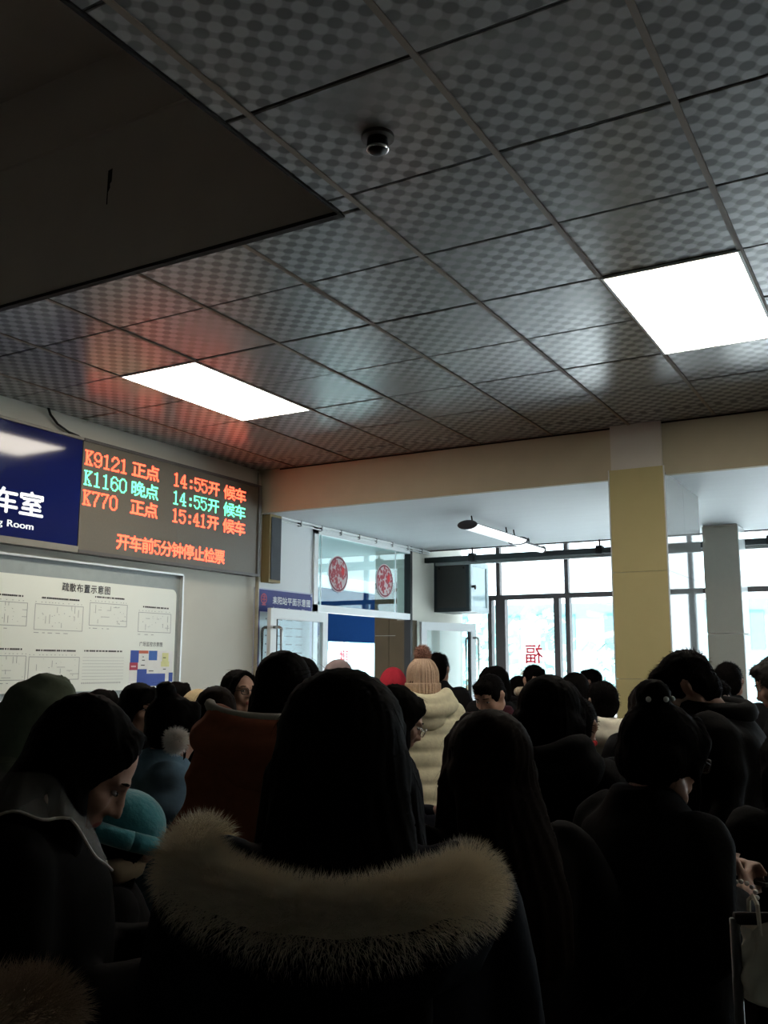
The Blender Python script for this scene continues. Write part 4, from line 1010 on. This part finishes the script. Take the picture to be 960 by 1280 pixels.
P = person(610, 880, 1.90, 14, 'woman with long brown black hair just right of the cream fur hood', hm=M_HAIRN, coat=BLACK, hl=.36, hvox=.010, key='brownhair')
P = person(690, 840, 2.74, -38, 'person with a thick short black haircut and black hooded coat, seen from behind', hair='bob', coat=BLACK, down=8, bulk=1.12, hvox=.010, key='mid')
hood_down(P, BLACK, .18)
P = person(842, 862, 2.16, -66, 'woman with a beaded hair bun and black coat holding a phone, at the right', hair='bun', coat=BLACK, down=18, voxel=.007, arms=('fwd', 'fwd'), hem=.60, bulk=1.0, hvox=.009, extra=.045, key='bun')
HM = P['HM']; ACC = mat('bead_pearl', (.6, .58, .55), .2, .6)
for i in range(4): a = i*.9-.9; mb = MB(); mb.ell(HM @ Vector((.052*math.cos(a), -.070+.045*math.sin(a), .125+.012*math.sin(a*2))), (.007, .007, .007), seg=10, rg=8); mb.obj('hair_bead', ACC, P['root'], smooth=True)
glasses(P['root'], HM)
for k in (-1, 1):
    sh, el, wr = arm_pts('fwd', k); d = (wr-el).normalized(); a = d.orthogonal().normalized(); b = d.cross(a)
    if k < 0: continue
    for i in range(16):
        an = i*.3927; mb = MB(); mb.ell(wr+d*.004+(a*math.cos(an)+b*math.sin(an))*.034, (.006, .006, .006), seg=8, rg=6); mb.obj('bracelet_bead', ACC, P['root'], smooth=True)
root = P['root']; PH = Matrix.Translation(root.location) @ Matrix.Rotation(root.rotation_euler.z, 4, 'Z') @ Matrix.Scale(P['s'], 4)
pm = PH @ Vector((0.0, .315, 1.205))
ph = thing('phone', 'dark phone held in both hands by the woman with the hair bun', 'phone', tuple(pm), root.rotation_euler.z)
mb = MB(); mb.box((-.075, -.036, -.005), (.075, .036, .004)); mb.obj('case', M_BLACK, ph)
mb = MB(); mb.box((-.07, -.032, .004), (.07, .032, .005)); mb.obj('screen', mat('phone_glass', (.01, .01, .012), .05, .5), ph)

P = person(826, 818, 3.22, 66, 'man with short black hair in a black coat bowing his head to the left', hair='short', coat=BLACK, down=38, voxel=.009, bulk=1.18, hvox=.008, key='man')
collar(P, BLACK, .095, 1.425, .034)
P = person(-118, 1010, .93, 20, 'person with a brown fur hood at the bottom left corner', coat=BLACK, hl=.3, key='corner')
R_ = P['root']; iM = (Matrix.Translation(R_.location) @ Matrix.Rotation(R_.rotation_euler.z, 4, 'Z') @ Matrix.Scale(P['s'], 4)).inverted()
path = [iM @ dep(x, y, D) for x, y, D in ((-300, 1260, .80), (-170, 1290, .78), (-60, 1290, .80), (25, 1285, .86), (48, 1275, .93), (40, 1262, .99))]
fur_tube('fur_trim', path, [.035, .04, .04, .038, .034, .02], .034, 9000, M_FURB, R_, w=.0006, jit=.33, seed=9)

# ---- left middle
P = person(355, 809, 3.02, 2, 'woman in a rust orange hooded coat with dark hair, left of the nearest woman', coat=RUST, hl=.20, bulk=1.28, key='rust')
hood_down(P, RUST, .24, GREYC)
P = person(226, 866, 3.30, -70, 'woman with a hair bun in a blue denim jacket with a white fur tuft', hair='bun', coat=DENIM, quilt=.12, bulk=1.05, down=12, key='denim')
iM = (Matrix.Translation(P['root'].location) @ Matrix.Rotation(P['root'].rotation_euler.z, 4, 'Z') @ Matrix.Scale(P['s'], 4)).inverted()
fur_ball('fur_tuft', iM @ dep(220, 926, 3.12), .030, .028, 1800, M_FURWH, P['root'])
P = person(178, 851, 4.3, -125, 'woman with long black hair turned to the right, in front of the notice board', coat=BLACK, hl=.42, down=8, key='l6')
P = person(128, 859, 5.2, -40, 'dark haired person below the left part of the notice board', hair='bob', coat=CHAR, key='l7a')
P = person(222, 850, 6.2, -60, 'dark haired person below the coloured map on the notice board', hair='bob', coat=CHAR, key='l7b')
P = person(249, 862, 5.6, -30, 'person in a raised beige hood near the white wall', hair='bob', coat=BEIGE, extra=.05, key='l7c'); hood_up(P, BEIGE)
P = person(270, 854, 3.85, 20, 'woman with long dark brown hair behind the rust orange coat', hm=M_HAIRN, coat=BLACK, hl=.45, key='l8')
P = person(300, 834, 5.0, -138, 'woman with black framed glasses turning her face towards the camera', hair='part', coat=CHAR, voxel=.0075, hvox=.009, key='glasses'); glasses(P['root'], P['HM'])
P = person(377, 818, 4.5, 0, 'dark haired person directly behind the rust coated woman', hair='bob', coat=CHAR, key='l10b')
P = person(423, 823, 6.05, 5, 'person in a greyish pink knitted cap just above the nearest head', hair='bob', coat=CHAR, extra=.03, key='l15')
mb = MB(); mb.ell((0, -.015, .05), (.098, .113, .098)); mb.xform(P['HM']); mb.obj('knit_cap', mat('cap_pink', (.22, .17, .17), .9, bump=.3), P['root'], smooth=True)

# ---- centre middle
P = person(517, 860, 3.40, -75, 'woman with glasses looking down at her hands, right of the nearest head', hair='part', coat=NAVY, down=30, voxel=.0075, hl=.34, arms=('phone', 'phone'), hvox=.010, key='c11'); glasses(P['root'], P['HM'], M_STEEL)
root = P['root']; PM = Matrix.Translation(root.location) @ Matrix.Rotation(root.rotation_euler.z, 4, 'Z') @ Matrix.Scale(P['s'], 4)
mb = MB(); mb.tube([(.285, .25, 1.20), (.305, .15, 1.155), (.31, .04, 1.09), (.29, -.06, 1.01)], .022, 8, flat=.3); mb.obj('bag_strap', cloth('strap', (.42, .36, .22)), root, smooth=True)
sn = thing('snack_packet', 'small yellow snack packet in the hands of the woman looking down', 'packet', tuple(PM @ Vector((0, .385, 1.215))), root.rotation_euler.z)
mb = MB(); mb.ell((0, 0, .02), (.05, .018, .06), seg=14, rg=8); mb.obj('pouch', mat('packet_yellow', (.55, .42, .08), .3, .5, var=.3, scale=50), sn)
mb = MB(); mb.box((-.045, -.004, .075), (.045, .004, .092)); mb.obj('crimped_edge', mat('packet_foil', (.6, .55, .4), .3, .5), sn)
P = person(528, 822, 5.9, 8, 'woman in a beige bobble hat and cream puffer jacket, seen from behind', hair='bob', coat=CREAM, quilt=.10, bulk=1.22, extra=.03, key='bobble')
hood_down(P, CREAM, .17); HM = P['HM']
mb = MB(); rg_ = 22
mb.loft([(-.055+.20*j/rg_, .104*math.sqrt(max(.02, 1-max(0, (j/rg_-.45)/.62)**2)), .118*math.sqrt(max(.02, 1-max(0, (j/rg_-.45)/.62)**2)), 0, -.016) for j in range(rg_+1)], 80)
mb.v = [(x*(1+.035*math.cos(40*math.atan2(y, x))), y*(1+.035*math.cos(40*math.atan2(y, x))), z) for x, y, z in mb.v]; mb.xform(HM); hat = mb.obj('knit_hat', KNIT, P['root'])
mb = MB(); mb.loft([(-.075, .110, .124, 0, -.016), (-.07, .115, .129, 0, -.016), (-.015, .115, .129, 0, -.016), (-.008, .110, .124, 0, -.016)], 80); mb.v = [(x*(1+.03*math.cos(40*math.atan2(y, x))), y*(1+.03*math.cos(40*math.atan2(y, x))), z) for x, y, z in mb.v]; mb.xform(HM); mb.obj('hat_cuff', KNIT, hat)
rn = np.random.RandomState(4); mb = MB(); c = HM @ Vector((0, -.016, .178)); mb.ell(c, (.044, .044, .040)); Pp, Nn = [], []
for _ in range(900): v = Vector(rn.normal(0, 1, 3)).normalized(); Pp.append(c+v*.042); Nn.append(v)
strands(mb, Pp, Nn, .022, .0022, (0, 0, -.1), .3, rn=rn); mb.obj('pompom', M_POM, hat)
P = person(547, 813, 6.9, -20, 'dark jacketed man standing just past the bobble hat', hair='short', coat=CHAR, key='c13')
P = person(491, 833, 6.6, 10, 'person in a bright red hood near the brown tiled doorway', hair='bob', coat=cloth('red', (.42, .03, .05)), extra=.05, key='c14'); hood_up(P, cloth('red', (.42, .03, .05)), .12, .14, .105)
P = person(604, 843, 5.0, 140, 'person in a maroon coat looking down, in front of the glass door', hair='short', coat=MAROON, down=30, key='c16')
P = person(618, 830, 6.3, 30, 'dark headed person behind the maroon coat', hair='bob', coat=CHAR, key='c17')
P = person(670, 829, 6.9, -160, 'person with tousled hair and a beige collar below the red window character', hair='short', coat=CHAR, down=15, key='c19'); collar(P, cloth('pale', (.55, .48, .36)), .10, 1.43, .035)
P = person(641, 846, 7.4, 40, 'person bending forward by the dark door frame', hair='bob', coat=CHAR, down=30, key='c18')
P = person(722, 866, 3.55, -30, 'person with black hair and a thin red collar beside the thick short haircut', hair='short', coat=BLACK, down=10, key='c21'); collar(P, cloth('redtrim', (.30, .02, .02)), .082, 1.445, .012)
P = person(752, 847, 4.80, 12, 'person in a cream and grey patterned jacket left of the yellow pillar', hair='short', coat=mat('patterned_cream', (.50, .48, .40), .85, .15, var=.55, scale=14), quilt=.11, bulk=1.2, key='c23'); hood_down(P, MATS['patterned_cream'], .2)
P = person(718, 838, 5.7, 0, 'dark head low against the bright window, second from the yellow pillar', hair='bob', coat=CHAR, key='c24')
P = person(738, 834, 8.0, 60, 'dark cropped head against the bright window, nearest the yellow pillar', hair='short', coat=CHAR, key='c24b')

# ---- right middle
P = person(811, 851, 4.2, 10, 'person with brown hair between the bun and the yellow pillar', hair='bob', hm=M_HAIRN, coat=CHAR, key='r27')
P = person(909, 824, 5.6, -25, 'dark haired person in front of the grey far pillar', hair='short', coat=CHAR, key='r28')
P = person(897, 845, 4.9, -170, 'shorter person facing the camera between the bowing man and the far pillar', hair='short', coat=CHAR, key='r28b', down=20)
P = person(953, 819, 4.2, 60, 'grey haired man looking down at the right edge', hair='short', hm=M_HAIRG, coat=CHAR, down=28, voxel=.010, hvox=.008, key='r29')

P = person(992, 905, 2.55, 5, 'added person in a black coat hiding bright floor, cut off by the right edge of the picture', hair='bob', coat=BLACK, key='r32')  # extra figure added to block the bright floor reflection behind

# ---- bags at the lower right
D_ = 1.52; p0 = dep(918, 1148, D_); zr = p0.z
br = thing('queue_barrier', 'slim steel queue rail with a post at the lower right corner', 'barrier', (p0.x, p0.y, 0), YAW)
for x in (0, .9):
    mb = MB(); mb.tube([(x, 0, 0), (x, 0, zr)], .008, 10); mb.obj('post', mat('dull_steel', (.10, .10, .10), .45, .4, .6), br, smooth=True)
    mb = MB(); mb.tube([(x, 0, 0), (x, 0, .015)], .09, 16); mb.obj('foot', M_STEEL, br)
mb = MB(); mb.tube([(0, 0, zr), (.9, 0, zr)], .010, 10); mb.obj('rail', M_BLACK, br, smooth=True)
bgt = thing('carrier_bag', 'crumpled white cloth bag hanging from the queue rail at the lower right corner', 'bag', (p0.x+.062*_cy, p0.y+.062*_sy, zr-.135), YAW)
mb = MB(); n, m_ = 36, 16; vs = []
for j in range(m_+1):
    t = j/m_
    for i in range(n):
        a = 2*math.pi*i/n; r = .05*(1-.25*t**2)*(1+.16*math.sin(a*5+t*7)+.09*math.sin(a*9-t*11)); r *= min(1, .3+t*7); vs.append((r*1.1*math.cos(a), r*.6*math.sin(a), .125*t+.010*math.sin(a*3+1)*t))
mb.add(vs, [(j*n+i, j*n+(i+1) % n, (j+1)*n+(i+1) % n, (j+1)*n+i) for j in range(m_) for i in range(n)]+[tuple(range(n))[::-1]])
mb.obj('cloth_sack', mat('bag_white', (.74, .69, .56), .8, .2, var=.1), bgt, smooth=True)
for x in (-.03, .03): mb = MB(); mb.tube([(x, .024, .115), (x, .018, .16), (x, .0, .170), (x, -.018, .16), (x, -.024, .115)], .0035, 6); mb.obj('handle', MATS['bag_white'], bgt)
